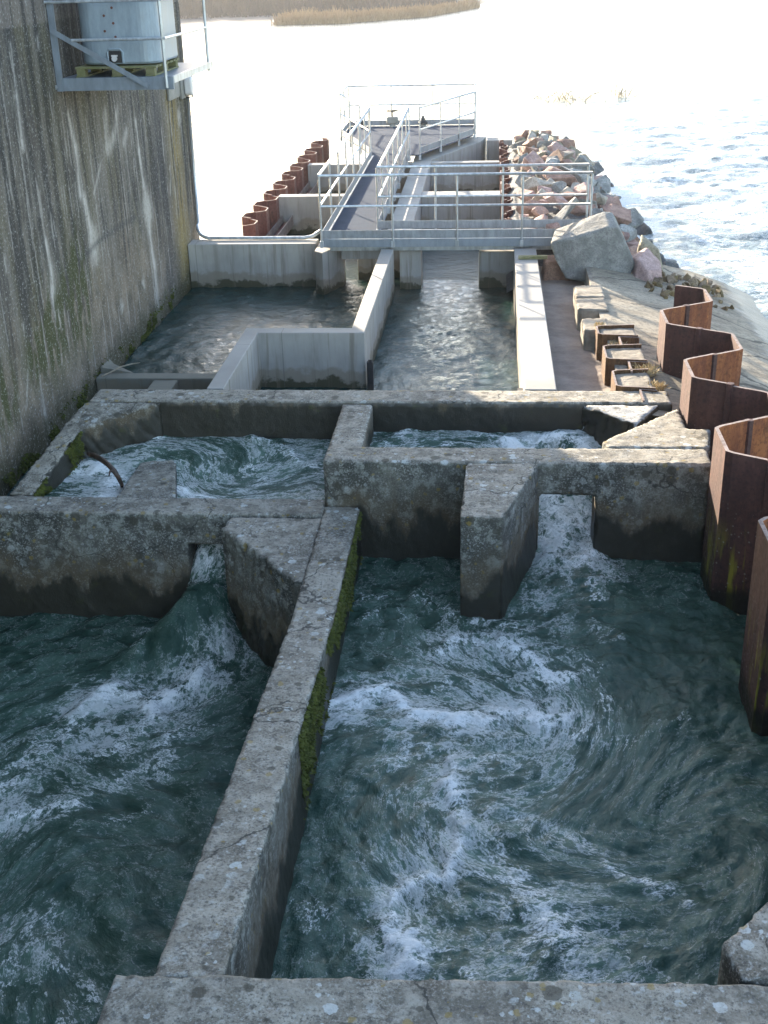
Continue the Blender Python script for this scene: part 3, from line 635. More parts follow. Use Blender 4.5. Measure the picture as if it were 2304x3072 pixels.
# ------------------------------------------------------------------ newer concrete
def new(label, mb, mat='new', cat='wall', name='concrete_wall', bv=.012): return mk(name, mb, M[mat], bevel=bv, label=label, cat=cat)
new('pale concrete channel wall beside the sand strip, running under the footbridge', MB().box(.44, .82, 13.52, 20.95, -2.6, 0))
new('pale angled concrete channel wall stepping around the square recess',
    MB().prism([(-3.37, 13.52), (-3.16, 13.52), (-3.16, 15.85), (-1.68, 15.85), (-1.66, 20.98), (-1.88, 20.98), (-1.88, 16.09), (-3.37, 16.09)], -2.6, 0))
new('pale concrete end wall with the conduit on top, between tall wall and footbridge', MB().box(-5.45, -3.10, 21.43, 21.84, -2.6, 0))
new('low damp concrete weir wall by the tall wall, just above the water', MB().box(-5.45, -3.385, 15.60, 15.84, -2.6, -.58), 'weir')
new('small sloped concrete fillet of the weir at the foot of the tall wall', MB().prism([(-5.45, 15.85, -.50), (-4.97, 15.85, -.585), (-5.39, 16.30, -.60), (-5.45, 16.30, -.52)], -2.6, -.58), 'weir', 'fillet', 'concrete_fillet', .004)
new('short damp concrete divider between weir and back wall', MB().box(-4.62, -4.28, 13.52, 15.595, -2.6, -.60), 'weir')
new('chamfered concrete pier at the end of the conduit wall', MB().prism([(-3.07, 21.02), (-2.91, 20.85), (-2.63, 21.50), (-2.63, 21.86), (-3.07, 21.86)], -2.6, -.04), cat='pier', name='concrete_pier')
new('stained concrete pier under the footbridge beside the angled channel wall', MB().box(-1.58, -1.20, 21.25, 21.75, -2.6, -.10), cat='pier', name='concrete_pier')
new('broad concrete pier under the footbridge beside the sand strip wall', MB().box(-.17, .54, 21.32, 21.85, -2.6, -.14), cat='pier', name='concrete_pier')
new('small ochre concrete pier standing in water behind the footbridge', MB().box(-2.42, -2.08, 22.05, 22.4, -2.6, -.16), cat='pier', name='concrete_pier')
new('concrete lintel under the footbridge between the chamfered pier and the channel wall', MB().box(-2.62, -1.90, 21.22, 21.52, -.24, -.06), cat='lintel', name='concrete_lintel')
new('long pale concrete wall beside the walkway, beyond the footbridge', MB().box(-1.90, -1.45, 22.2, 30.9, -2.6, -.004))
new('skewed pale concrete wall flaring out below the far platform', MB().prism([(-1.90, 30.91), (-1.47, 30.91), (-.28, 33.9), (-.10, 34.9), (-.6, 34.9), (-1.9, 32.2)], -2.6, -.006))
new('concrete cross wall between walkway wall and rock bank, nearer the footbridge', MB().box(-1.445, .24, 26.08, 26.56, -2.6, -.008))
new('concrete cross wall between walkway wall and rock bank, nearer the far platform', MB().box(-1.445, .24, 30.42, 30.70, -2.6, -.008))
new('concrete cross wall from red-brown piles to the walkway, nearer the footbridge', MB().box(-4.55, -1.905, 26.10, 26.40, -2.6, -.008))
new('concrete cross wall from red-brown piles to the walkway, nearer the far platform', MB().box(-4.50, -1.905, 30.36, 30.66, -2.6, -.008))
new('pale concrete end wall closing the far end of the rock bank pool', MB().box(-.095, .62, 34.2, 34.75, -2.6, -.01))

# ------------------------------------------------------------------ sheet piles
def ribbon(mb, path, z0, z1, th):
    """thick folded plate standing on path (x,y): material 0 on its left side, 1 on its right side, 2 on the rim and ends"""
    P = [Vector((a, b)) for a, b in path]; n = len(P); N = []
    for i in range(n):
        a = (P[i]-P[max(i-1, 0)]); b = (P[min(i+1, n-1)]-P[i])
        a = a.normalized() if a.length else b.normalized(); b = b.normalized() if b.length else a
        m = Vector((-(a.y+b.y), a.x+b.x)); m.normalize(); k = 1/max(.5, m.dot(Vector((-a.y, a.x)))); N.append(m*k)
    L = [p+q*th/2 for p, q in zip(P, N)]; R = [p-q*th/2 for p, q in zip(P, N)]
    vs = [(p.x, p.y, z) for z in (z0, z1) for p in L]+[(p.x, p.y, z) for z in (z0, z1) for p in R]
    for i in range(n-1):
        mb.add([vs[i], vs[i+1], vs[n+i+1], vs[n+i]], [(3, 2, 1, 0)], 0)
        mb.add([vs[2*n+i], vs[2*n+i+1], vs[3*n+i+1], vs[3*n+i]], [(0, 1, 2, 3)], 1)
        mb.add([vs[n+i], vs[n+i+1], vs[3*n+i+1], vs[3*n+i]], [(3, 2, 1, 0)], 2)
    for i, fl in ((0, 0), (n-1, 1)):
        q = [vs[i], vs[n+i], vs[3*n+i], vs[2*n+i]]; mb.add(q, [(0, 1, 2, 3) if fl == 0 else (3, 2, 1, 0)], 2)
def pile_wall(th, XL, XR, y_start, period, flat, count, z0, z1s, thick, mats, first='L', seed=0):
    """U sheet piles marching towards -Y, interlocked in the middle of each web"""
    rnd = random.Random(seed); web = period/2-flat; xm = (XL+XR)/2; y = y_start; side = first
    for k in range(count):
        X = XL if side == 'L' else XR; c = .05*(1 if side == 'L' else -1)
        path = [(xm, y+web/2), (X+c*1.0, y+.022), (X, y-.03), (X, y-flat+.03), (X+c*1.0, y-flat-.022), (xm, y-flat-web/2)]
        mb = MB(); z1 = z1s[k % len(z1s)]
        ribbon(mb, path, z0, z1, thick); o = mk('sheet_pile', mb, mats, th, bevel=0)
        # interlock clutch at the joint towards the camera
        ux, uy = xm-X, -web/2; l = math.hypot(ux, uy); ux /= l; uy /= l
        ck = MB(); ck.tube([(xm, y-flat-web/2, z0), (xm, y-flat-web/2, z1+.004)], thick*1.25, 6); mk('interlock', ck, mats[1], o)
        y -= period/2; side = 'R' if side == 'L' else 'L'
th = thing('sheet_pile_wall', 'tall rusty zigzag sheet pile wall along the right pool', 'piling', (2.55, 11, -2.6))
pile_wall(th, 2.20, 2.90, 16.22, 2.08, .64, 11, -2.6, [.50, .50, .50, .51, .49], .036, [M['pile_rv'], M['pile_ch'], M['pile_rim']], 'R')
th = thing('sheet_pile_wall', 'low red-brown zigzag sheet pile wall between open river and walkway pools', 'piling', (-4.67, 28, -2.6))
pile_wall(th, -4.86, -4.50, 34.6, 1.25, .36, 19, -2.6, [.05, .06, .04, .05], .022, [M['pile_red']]*2+[M['pile_rim']], 'R')
th = thing('sheet_pile_wall', 'rusty sheet pile wall retaining the rock bank beside the pale cross walls', 'piling', (.36, 28, -2.6))
pile_wall(th, .26, .46, 34.0, 1.25, .40, 19, -2.6, [.02, -.01, .03], .022, [M['pile_red']]*2+[M['pile_rim']], 'L')
for yy0, yy1, lab in ((22.0, 26.09, 'rusty steel waler channel along the red-brown piles, nearer the footbridge'), (26.42, 30.34, 'rusty steel waler channel along the red-brown piles, nearer the far platform')):
    th = thing('steel_waler', lab, 'beam', (-4.36, (yy0+yy1)/2, -.6))
    mk('web', MB().box(-4.46, -4.26, yy0, yy1, -.58, -.56), M['pile_red'], th)
    mk('flange', MB().box(-4.48, -4.462, yy0, yy1, -.62, -.40), M['pile_rim'], th); mk('flange', MB().box(-4.258, -4.24, yy0, yy1, -.62, -.40), M['pile_rim'], th)
# cut-off old piles with concrete fill
wordn = ['farthest', 'second', 'third', 'fourth', 'fifth', 'last']
for k, (xl, ya, yb, xr, h, st) in enumerate([(1.29, 18.40, 17.72, 1.74, .0, 0), (1.27, 17.60, 16.98, 1.72, .01, 0), (1.29, 16.62, 16.02, 1.66, -.02, 0), (1.47, 16.00, 15.60, 1.98, .02, 1), (1.49, 15.12, 14.56, 1.98, .015, 1), (1.52, 14.15, 13.55, 1.96, .0, 1)]):
    th = thing('pile_stub', ['squat concrete block ending the cut-off piles next to the big grey boulder', 'squat concrete block, second from the big grey boulder', 'squat concrete block, third from the big grey boulder',
        'cut-off concrete-filled pile, fourth from the big grey boulder', 'cut-off concrete-filled pile, fifth from the big grey boulder', 'cut-off concrete-filled pile touching the back wall of the basins'][k], 'pile stub', ((xl+xr)/2, (ya+yb)/2, -2.0), 'cut-off piles beside the sand strip')
    if st:
        mb = MB(); ribbon(mb, [(xr, ya+.05), (xl+.05, ya), (xl, ya-.04), (xl, yb+.04), (xl+.05, yb), (xr, yb-.05)], -2.0, h+.035, .024); mk('sheet_pile', mb, [M['stub_steel'], M['stub_steel'], M['pile_rim']], th)
        mb = MB(); ribbon(mb, [(xl+.26, yb-.45), (xl+.26, yb-.06), (xr+.01, yb-.10)], -2.0, h+.02, .024); mk('sheet_pile', mb, [M['stub_steel'], M['stub_steel'], M['pile_rim']], th)
    f = mk('concrete_fill', MB().prism([(xr, ya+.03), (xl+.06, ya-.016), (xl+.016, ya-.045), (xl+.016, yb+.045), (xl+.06, yb+.016), (xr, yb-.03)], -2.0, h), M['block'], th)
    weather(f, .022, .010, .03, 60+k)

# ------------------------------------------------------------------ footbridge: gangway, walkway, far platform
fb = thing('footbridge', 'galvanised steel footbridge with handrails crossing the channels to the far platform', 'footbridge', (-.6, 21.3, 0))
DZ = .17
mk('deck', MB().box(-2.86, 1.72, 20.98, 21.74, DZ-.03, DZ), M['grating'], fb)
mk('deck', MB().box(-2.86, -2.04, 21.745, 30.6, DZ-.03, DZ), M['grating'], fb)
mk('deck', MB().prism([(-2.9, 30.61), (-1.75, 30.61), (-.46, 34.0), (-.46, 36.1), (-4.05, 36.1), (-4.05, 34.2)], DZ-.03, DZ), M['grating'], fb)
mk('edge_beam', MB().box(-2.90, 1.74, 20.955, 20.985, .035, DZ+.008), M['bracket'], fb)
mk('edge_beam', MB().box(-2.03, 1.74, 21.75, 21.78, .035, DZ-.002), M['bracket'], fb)
mk('edge_beam', MB().box(-2.90, -2.862, 20.99, 30.6, .035, DZ-.005), M['bracket'], fb); mk('edge_beam', MB().box(-2.038, -2.00, 21.785, 30.6, .035, DZ-.005), M['bracket'], fb)
mk('support_frame', MB().box(-2.8, 1.65, 21.1, 21.18, -.06, .138).box(-2.8, 1.65, 21.55, 21.63, -.06, .138), M['galv'], fb)
def side(p, q, posts, z=DZ, toe=True, rail=1.10, mid=.58, ends=True):
    p = Vector(p); q = Vector(q)
    for t in posts:
        c = p.lerp(q, t); mk('post', MB().tube([(c.x, c.y, z-.14), (c.x, c.y, z+rail-.02)], .019, 8).box(c.x-.03, c.x+.03, c.y-.03, c.y+.03, z-.13, z-.02), M['galv'], fb, smooth=False)
    mk('top_rail', MB().tube([(p.x, p.y, z+rail), (q.x, q.y, z+rail)], .024, 10), M['galv_pale'], fb, smooth=True)
    mk('mid_rail', MB().tube([(p.x, p.y, z+mid), (q.x, q.y, z+mid)], .020, 10), M['galv_pale'], fb, smooth=True)
    if toe:
        d = (q-p).normalized(); n = Vector((-d.y, d.x, 0))*.028
        mk('toe_board', MB().beam((p.x+n.x, p.y+n.y, z+.085), (q.x+n.x, q.y+n.y, z+.085), .008, .145), M['toe'], fb)
side((-2.92, 20.935, 0), (1.73, 20.935, 0), [0, .27, .51, .75, 1])                    # gangway, front
side((1.73, 21.80, 0), (-2.0, 21.80, 0), [0, .4, .72, 1])                           # gangway, back
side((-2.93, 30.5, 0), (-2.93, 20.97, 0), [0, .14, .28, .42, .56, .70, .84])
side((-1.97, 21.85, 0), (-1.97, 30.5, 0), [.08, .24, .40, .56, .72, .88, 1])
side((-1.72, 30.66, 0), (-.42, 34.05, 0), [0, .36, .70, 1]); side((-.42, 34.08, 0), (-.42, 36.14, 0), [.5, 1])
side((-.45, 36.14, 0), (-4.07, 36.14, 0), [.33, .66, 1]); side((-4.09, 36.1, 0), (-4.09, 34.2, 0), [.5, 1]); side((-4.08, 34.15, 0), (-2.97, 30.66, 0), [.35, .7, 1])
# gate actuators on the platform
def actuator(x, y, label, big):
    th = thing('gate_actuator', label, 'actuator', (x, y, DZ), 'gate gear on the far platform')
    if big:
        mk('pedestal', MB().tube([(x, y, DZ), (x, y, DZ+.10)], [.10, .07], 10), M['lampbox'], th)
        mk('gearbox', MB().prism([(x-.15, y-.10), (x+.15, y-.10), (x+.17, y), (x+.12, y+.1), (x-.12, y+.1), (x-.17, y)], DZ+.101, DZ+.28), M['lampbox'], th, bevel=.02)
        mk('spindle', MB().tube([(x, y, DZ+.281), (x, y, DZ+.45)], .02, 8), M['dark'], th)
        w = MB(); n = 18; w.tube([(x+.17*math.cos(2*math.pi*k/n), y+.17*math.sin(2*math.pi*k/n), DZ+.44) for k in range(n+1)], .013, 6, cap=False)
        for k in range(3): a = k*math.pi*2/3; w.tube([(x, y, DZ+.44), (x+.17*math.cos(a), y+.17*math.sin(a), DZ+.44)], .01, 6)
        mk('handwheel', w, M['dark'], th)
    else:
        mk('pedestal', MB().tube([(x, y, DZ), (x, y, DZ+.06), (x, y, DZ+.07)], [.10, .10, .05], 10), M['lampbox'], th)
        mk('bevel_gear', MB().tube([(x, y, DZ+.071), (x, y, DZ+.12), (x, y, DZ+.20), (x, y, DZ+.30)], [.13, .14, .07, .015], 10), M['bird'], th)
actuator(-2.80, 35.9, 'grey gearbox with a handwheel on the far platform', True)
actuator(-1.92, 35.9, 'dark pointed gear unit on the far platform, towards the rock bank', False)
actuator(-3.72, 35.9, 'dark pointed gear unit on the far platform, towards the open river', False)

# ------------------------------------------------------------------ tank platform on the tall wall
tp = thing('steel_platform', 'blue-grey steel bracket platform with rails on the tall wall', 'platform', (-4.7, 16.8, 3.2))
PZ = 3.36
mk('deck', MB().box(-5.44, -3.99, 15.68, 17.95, PZ-.03, PZ), M['bracket'], tp)
mk('edge_beam', MB().box(-5.45, -3.96, 15.63, 15.675, 3.22, PZ+.012), M['bracket'], tp)
mk('edge_beam', MB().box(-3.985, -3.955, 15.68, 17.98, PZ-.07, PZ+.012), M['galv_pale'], tp)
mk('upright', MB().box(-5.45, -5.37, 15.59, 15.628, 3.22, 5.1), M['bracket'], tp)
mk('brace', MB().beam((-5.43, 15.575, 3.94), (-4.27, 15.575, 3.27), .012, .06, up=(0, 0, 1)), M['bracket'], tp)
for x, y in ((-4.04, 15.60), (-4.01, 17.93)): mk('post', MB().tube([(x, y, 3.24), (x, y, 5.0)], .020, 8), M['galv_pale'], tp)
for z, x0 in ((3.82, -5.18), (4.26, -5.46)):
    mk('rail', MB().tube([(x0, 15.57, z), (-4.04, 15.57, z)], .018, 8), M['galv_pale'], tp)
    mk('rail', MB().tube([(-4.01, 15.57, z), (-4.01, 17.95, z)], .018, 8), M['galv_pale'], tp)
mk('bolt', MB().tube([(-5.47, 15.61, 3.27), (-5.47, 15.56, 3.27)], .03, 6), M['galv'], tp)
# tank on a pallet
tk = thing('liquid_tank', 'blue-grey rounded tank with a drain recess, on a pallet', 'tank', (-4.75, 16.6, 3.50))
def rrect(x0, x1, y0, y1, r, n=8):
    pts = []
    for cx, cy, a0 in ((x1-r, y0+r, -90), (x1-r, y1-r, 0), (x0+r, y1-r, 90), (x0+r, y0+r, 180)):
        for k in range(n+1): a = math.radians(a0+90*k/n); pts.append((cx+r*math.cos(a), cy+r*math.sin(a)))
    return pts
TX0, TX1, TY0, TY1 = -5.22, -4.20, 15.92, 17.15
mb = MB(); ring = rrect(TX0, TX1, TY0, TY1, .22, 8); n = len(ring); lev = [(3.505, -.02), (3.53, 0), (4.0, .0), (4.9, 0), (5.0, -.04), (5.02, -.1)]
vs = []
for z, off in lev:
    for x, y in ring:
        dx, dy = x-(TX0+TX1)/2, y-(TY0+TY1)/2; k = 1+off/max(.4, math.hypot(dx, dy)); vs.append(((TX0+TX1)/2+dx*k, (TY0+TY1)/2+dy*k, z))
fs = [(i*n+j, i*n+(j+1) % n, (i+1)*n+(j+1) % n, (i+1)*n+j) for i in range(len(lev)-1) for j in range(n)]+[tuple(range(n-1, -1, -1)), tuple(range((len(lev)-1)*n, len(lev)*n))]
mb.add(vs, fs); mk('tank_shell', mb, M['tank'], tk, smooth=False, bevel=0)
for z, x in ((4.17, -4.73), (4.08, -4.84), (3.99, -4.73), (3.90, -4.85), (3.83, -4.72)):
    mk('bolt', MB().tube([(x, TY0-.006, z), (x, TY0+.02, z)], .016, 10), M['pile_red'], tk)
v = mk('drain_recess', MB().prism([(-4.83, TY0-.012), (-4.67, TY0-.012), (-4.67, TY0+.01), (-4.83, TY0+.01)], 3.525, 3.665), M['dark'], tk)  # flat dark plate; its colour stands in for shade inside the recess
mk('recess_lip', MB().tube([(-4.845, TY0-.01, 3.52), (-4.845, TY0-.012, 3.65), (-4.82, TY0-.012, 3.685), (-4.68, TY0-.012, 3.685), (-4.65, TY0-.012, 3.65), (-4.65, TY0-.01, 3.52)], .014, 6), M['tank'], v)
mk('valve', MB().tube([(-4.75, TY0-.07, 3.575), (-4.75, TY0-.013, 3.575)], [.035, .028], 10).box(-4.79, -4.71, TY0-.05, TY0-.035, 3.60, 3.62), M['lampglass'], v)
pl = thing('pallet', 'greenish weathered wooden pallet under the blue-grey tank', 'pallet', (-4.7, 16.5, PZ))
for x in (-5.26, -4.80, -4.36):
    for y in (15.86, 16.45, 17.0): mk('block', MB().box(x, x+.11, y, y+.12, PZ+.021, PZ+.10), M['wood'], pl)
    mk('bottom_board', MB().box(x-.005, x+.115, 15.84, 17.14, PZ+.002, PZ+.020), M['wood'], pl)
for k in range(7): y = 15.84+k*.19; mk('top_board', MB().box(-5.27, -4.22, y, y+.13, PZ+.101, PZ+.125), M['wood'], pl)
# lamp + conduit
lp = thing('bulkhead_lamp', 'caged bulkhead lamp on a grey box near the corner of the tall wall', 'lamp', (XW+.1, 21.7, 2.4))
mk('junction_box', MB().box(XW+.008, XW+.05, 21.0, 21.75, 2.52, 2.84), M['lampbox'], lp, bevel=.01)
mk('backplate', MB().box(XW+.01, XW+.06, 21.85, 22.40, 2.46, 2.86), M['lampbox'], lp, bevel=.01)
mk('lamp_glass', MB().yz([(22.12+.10*math.cos(a), 2.66+.08*math.sin(a)+(.09 if math.sin(a) > 0 else -.09)) for a in [2*math.pi*(k+.5)/20 for k in range(20)]], XW+.062, XW+.20), M['lampglass'], lp, bevel=.03)
for z in (2.47, 2.85): mk('cage_bar', MB().tube([(XW+.06, 22.12, z), (XW+.17, 22.12, z), (XW+.20, 22.12, z+(.04 if z < 2.6 else -.04))], .012, 6), M['dark'], lp)
pts = [(XW+.05, 22.30, 2.45), (XW+.05, 22.28, 1.2), (XW+.05, 22.22, .25)]
for k in range(1, 7): a = k/6*math.pi/2; pts.append((XW+.05+.30*(1-math.cos(a)), 22.22-.44*math.sin(a), .25-.21*math.sin(a)))
pts += [(-4.2, 21.76, .035), (-3.35, 21.76, .035), (-3.2, 21.77, .06), (-3.03, 21.85, .16)]
mk('cable_conduit', MB().tube(pts, .032, 8), M['galv_pale'], smooth=True, label='pale metal conduit running down the tall wall and along the end wall', cat='conduit')
mk('gate_guide', MB().box(-1.655, -1.57, 15.77, 15.845, -2.0, -.40).box(-1.63, -1.585, 15.755, 15.769, -2.0, -.36), M['dark'], label='dark steel gate guide at the corner of the square recess', cat='gate guide')
mk('gate_guide', MB().box(.37, .436, 13.75, 13.95, -2.0, -.13), M['dark'], label='dark steel gate guide on the wall beside the sand strip', cat='gate guide')

# ------------------------------------------------------------------ rocks
def rock_mesh(seed, sub=1):
    r = random.Random(seed); bm = bmesh.new()
    ax = (1, r.uniform(.65, .95), r.uniform(.5, .8))
    for _ in range(11):
        v = Vector((r.gauss(0, 1), r.gauss(0, 1), r.gauss(0, 1))).normalized()*r.uniform(.85, 1.05); bm.verts.new((v.x*ax[0]*.5, v.y*ax[1]*.5, v.z*ax[2]*.5))
    res = bmesh.ops.convex_hull(bm, input=bm.verts)
    bmesh.ops.delete(bm, geom=[g for g in bm.verts if not g.link_faces], context='VERTS')
    bmesh.ops.dissolve_limit(bm, angle_limit=math.radians(14), verts=bm.verts, edges=bm.edges)
    bmesh.ops.bevel(bm, geom=list(bm.edges), offset=.014, segments=1, affect='EDGES', clamp_overlap=True)
    bmesh.ops.triangulate(bm, faces=bm.faces)
    bmesh.ops.subdivide_edges(bm, edges=[e for e in bm.edges if e.calc_length() > .12], cuts=2, use_grid_fill=True); bmesh.ops.triangulate(bm, faces=bm.faces)
    co = np.array([v.co[:] for v in bm.verts]); d = .05*fbm(co[:, 0]*4+co[:, 2]*2+seed, co[:, 1]*4-co[:, 2]*3, 4, seed % 17)
    for v, k in zip(bm.verts, d): v.co *= 1+float(k)*1.6
    me = bpy.data.meshes.new('rock'); bm.to_mesh(me); bm.free()
    return me
KINDS = {'rk_pink': 'angular pinkish granite rock in the rock bank beside the footbridge', 'rk_grey': 'angular pale grey rock in the rock bank beside the footbridge',
         'rk_dark': 'dark wet rock along the river edge of the rock bank', 'rk_tan': 'tan rock in the rock bank beside the footbridge', 'rk_algae': 'small brown algae-covered stone in the rubble beside the big boulder'}
ROCKS = {}
for mname in KINDS:
    for k in range(6):
        me = rock_mesh(100+k+13*len(ROCKS)); me.materials.append(M[mname]); ROCKS[(mname, k)] = me
R_ = random.Random(5)
def rock(mname, x, y, z, s, group):
    o = bpy.data.objects.new('rock', ROCKS[(mname, R_.randrange(6))]); COL.objects.link(o)
    o.location = (x, y, z); o.scale = (s, s*R_.uniform(.8, 1.1), s*R_.uniform(.8, 1.1))
    o.rotation_euler = (R_.uniform(-.5, .5), R_.uniform(-.5, .5), R_.uniform(0, 6.28))
    return finish(o, KINDS[mname], 'rock', group)
placed = []
for tries in range(9000):
    if len(placed) > 235: break
    x = R_.uniform(.50, 3.45); y = R_.uniform(21.75, 34.3)
    s = R_.choice([1.15, 1.0, .9, .8, .7, .6, .5, .45]) if len(placed) < 90 else R_.uniform(.28, .5)
    if x < .50+s*.42 and y > 21: continue
    if any((x-a)**2+((y-b)*.9)**2 < ((s+c)*.33)**2 for a, b, c in placed): continue
    if x > 3.2-.03*(y-22)+.15: continue
    placed.append((x, y, s))
    z = float(z_mound(np.array(x), np.array(y)))-.02+s*.10
    t = R_.random(); m = 'rk_dark' if z < -.5 and t < .6 else ('rk_pink' if t < .52 else 'rk_grey' if t < .82 else 'rk_tan')
    o = rock(m, x, y, z, s, 'rocks of the bank: '+m[3:])
    o['label'] = ' '.join([('large' if s > .62 else 'mid-sized' if s > .4 else 'small'), {'rk_pink': 'pink', 'rk_grey': 'grey', 'rk_dark': 'dark wet', 'rk_tan': 'tan'}[m], 'rock',
        ('beside its rusty piles' if x < 1.15 else 'on the crest of the rock bank' if x < 1.9 else 'on the river slope of the rock bank' if x < 2.7 else 'at the river edge of the rock bank')+',',
        ('near the footbridge' if y < 25.5 else 'by the cross walls' if y < 30 else 'near the far platform')])
for k in range(95):
    x = R_.uniform(2.50, 3.85); y = 19.05+R_.uniform(-.65, 1.0)+(x-2.5)*.22; s = R_.uniform(.11, .30)
    o = rock('rk_algae', x, y, max(float(z_apron(np.array(x), np.array(y))), -.75)+s*.12, s, 'rubble beside the boulder')
    o['label'] = ('larger' if s > .24 else 'fist-sized' if s > .17 else 'tiny')+' brown algae-covered rubble stone '+('against the pink boulder' if x < 2.85 else 'in the mid rubble' if x < 3.35 else 'at the river end')+(', on the apron side' if y < 19.4 else ', on the rock bank side')
for x, y, s in ((3.25, 21.6, .55), (3.1, 22.3, .6), (2.95, 21.2, .45), (3.35, 20.6, .4), (2.75, 20.9, .5)): rock('rk_dark', x, y, -.55, s, 'rocks of the bank: dark')
def hull(name, pts, mat, label, cat, seed, bev=.012):
    bm = bmesh.new()
    for p in pts: bm.verts.new(p)
    bmesh.ops.convex_hull(bm, input=bm.verts); bmesh.ops.delete(bm, geom=[g for g in bm.verts if not g.link_faces], context='VERTS')
    bmesh.ops.dissolve_limit(bm, angle_limit=math.radians(4), verts=bm.verts, edges=bm.edges)
    bmesh.ops.bevel(bm, geom=list(bm.edges), offset=bev, segments=1, affect='EDGES', clamp_overlap=True); bmesh.ops.triangulate(bm, faces=bm.faces)
    bm.verts.index_update(); mb = ([tuple(v.co) for v in bm.verts], [tuple(v.index for v in f.verts) for f in bm.faces]); bm.free()
    o = mk(name, mb, mat, label=label, cat=cat); weather(o, .022, .008, .012, seed); return o
fr = [(1.00, .35), (1.55, .47), (1.93, .60), (2.09, .58), (2.20, .40), (2.40, -.02), (2.28, -.28), (2.12, -.37), (1.80, -.27), (1.27, -.22), (1.09, .08)]
hull('boulder', [(x, 19.60+.14*(z+.4)+.10*abs(x-1.6), z) for x, z in fr]+[(1.7+(x-1.7)*.86, 20.35, z*.9+(.13+.07*(x > 1.6) if z > .3 else 0)) for x, z in fr]+[(1.6, 20.9, .3), (2.1, 20.9, .3), (1.5, 20.9, -.3), (2.1, 20.9, -.3)], M['boulder'], 'huge tilted grey boulder with a flat face beside the footbridge end', 'boulder', 21)
hull('boulder', [(2.34, 19.42, -.40), (2.62, 19.22, -.42), (2.86, 19.62, -.40), (2.82, 19.9, .0), (2.55, 19.4, -.02), (2.40, 19.6, .10), (2.62, 20.2, .18), (2.9, 20.3, -.3), (2.36, 20.3, .0), (2.78, 19.5, -.05)], M['rk_pink'], 'pink granite boulder leaning against the huge grey boulder', 'boulder', 22)
hull('boulder', [(2.45, 20.4, -.4), (2.95, 20.2, -.45), (3.05, 20.8, -.5), (2.5, 21.0, -.4), (2.55, 20.5, .20), (2.85, 20.45, .08), (2.9, 20.8, .0), (2.6, 20.9, .25)], M['rk_tan'], 'tan boulder behind the pink one at the river edge', 'boulder', 23)
hull('boulder', [(.92, 20.1, -.4), (1.4, 20.0, -.4), (1.5, 20.6, -.4), (.9, 20.7, -.4), (.95, 20.2, -.08), (1.35, 20.3, -.05), (1.3, 20.6, -.02), (.95, 20.6, -.04)], M['rk_pink'], 'shaded rock wedged under the huge grey boulder beside the channel wall', 'boulder', 24)

# ------------------------------------------------------------------ driftwood, twigs, tufts
bp = [U(200+a*.3617, 1050+b*.3617, z) for a, b, z in ((185, 862, -.40), (235, 880, -.34), (300, 915, -.28), (350, 955, -.26), (395, 1005, -.30), (425, 1050, -.36), (455, 1110, -.48), (460, 1130, -.60))]
br = thing('driftwood_branch', 'dark wet driftwood branch sticking out of the basin water', 'branch', tuple(bp[3]))
mk('stem', MB().tube(bp, [.030, .034, .032, .028, .03, .026, .022, .02], 8), M['branch'], br, smooth=True)
mk('side_twig', MB().tube([bp[4], bp[4]+np.array([-.03, -.05, .02]), bp[4]+np.array([-.02, -.13, .0])], [.016, .012, .006], 6), M['branch'], br)
mk('dry_stick', MB().tube([U(200+a*.3617, 1050+b*.3617, -.50) for a, b in ((290, 218), (370, 182), (450, 140), (540, 115), (610, 105))], [.008, .010, .011, .009, .005], 6), M['twig'], label='thin pale dry stick lying on the damp weir', cat='stick')
mk('timber_offcut', MB().beam((.50, 20.13, .030), (.98, 20.15, .030), .09, .055), M['wood'], label='short weathered timber lying across the wall under the footbridge end', cat='timber', bevel=.005)
def tufts(name, pts_n, mat, size, parent=None, spread=.7, seed=0, lean=(0, 0, 0), width=.18, **kw):
    r = random.Random(seed); mb = MB()
    for (p, n) in pts_n:
        p = Vector(p); n = Vector(n)
        d = (n+Vector((r.gauss(0, 1), r.gauss(0, 1), r.gauss(0, 1)))*spread+Vector(lean)).normalized(); s = size*r.uniform(.5, 1.3)
        a = d.cross(Vector((r.gauss(0, 1), r.gauss(0, 1), r.gauss(0, 1)))).normalized()*s*width
        b = d*s; mid = p+b*.55+Vector((0, 0, -.08*s))
        mb.add([p-a, p+a, mid+a*.8, mid-a*.8, p+b+Vector((0, 0, -.25*s))], [(0, 1, 2, 3), (3, 2, 4)])
    return mk(name, mb, mat, parent, **kw)
rr = random.Random(3); pn = []
for _ in range(14000):                                                    # moss on the pool side of the sloping wall
    y = rr.uniform(6.95, 11.2); zt = -.5 if y > 8.9 else -.5+(8.9-y)*.112
    z = zt-abs(rr.gauss(0, .25))-.03
    if z < -1.08 or float(fbm(np.array(y*1.6), np.array(z*2.2), 3, 91)) < -.02-.25*sstep(8.3, 7.2, y)+.25*sstep(.2, .5, zt-z)*sstep(7.4, 8.2, y)-.1: continue
    pn.append(((-1.302, y, z), (1, 0, -.1)))
tufts('moss', pn, M['moss'], .035, seed=4, width=.35, label='green moss hanging on the pool side of the sloping wall', cat='moss', kind='stuff')
pn = []
for _ in range(5000):
    t = rr.random(); y = 12.5-t*1.05; x = -4.63-.23*t; z = -.17-.33*t-abs(rr.gauss(0, .12))
    if float(fbm(np.array(y*3), np.array(z*3), 3, 92)) < -.1: continue
    pn.append(((x+.003, y, z), (1, -.2, -.1)))
tufts('moss', pn, M['moss'], .03, seed=5, width=.35, label='dark moss on the inner side of the ramped basin wall', cat='moss', kind='stuff')
pn = []
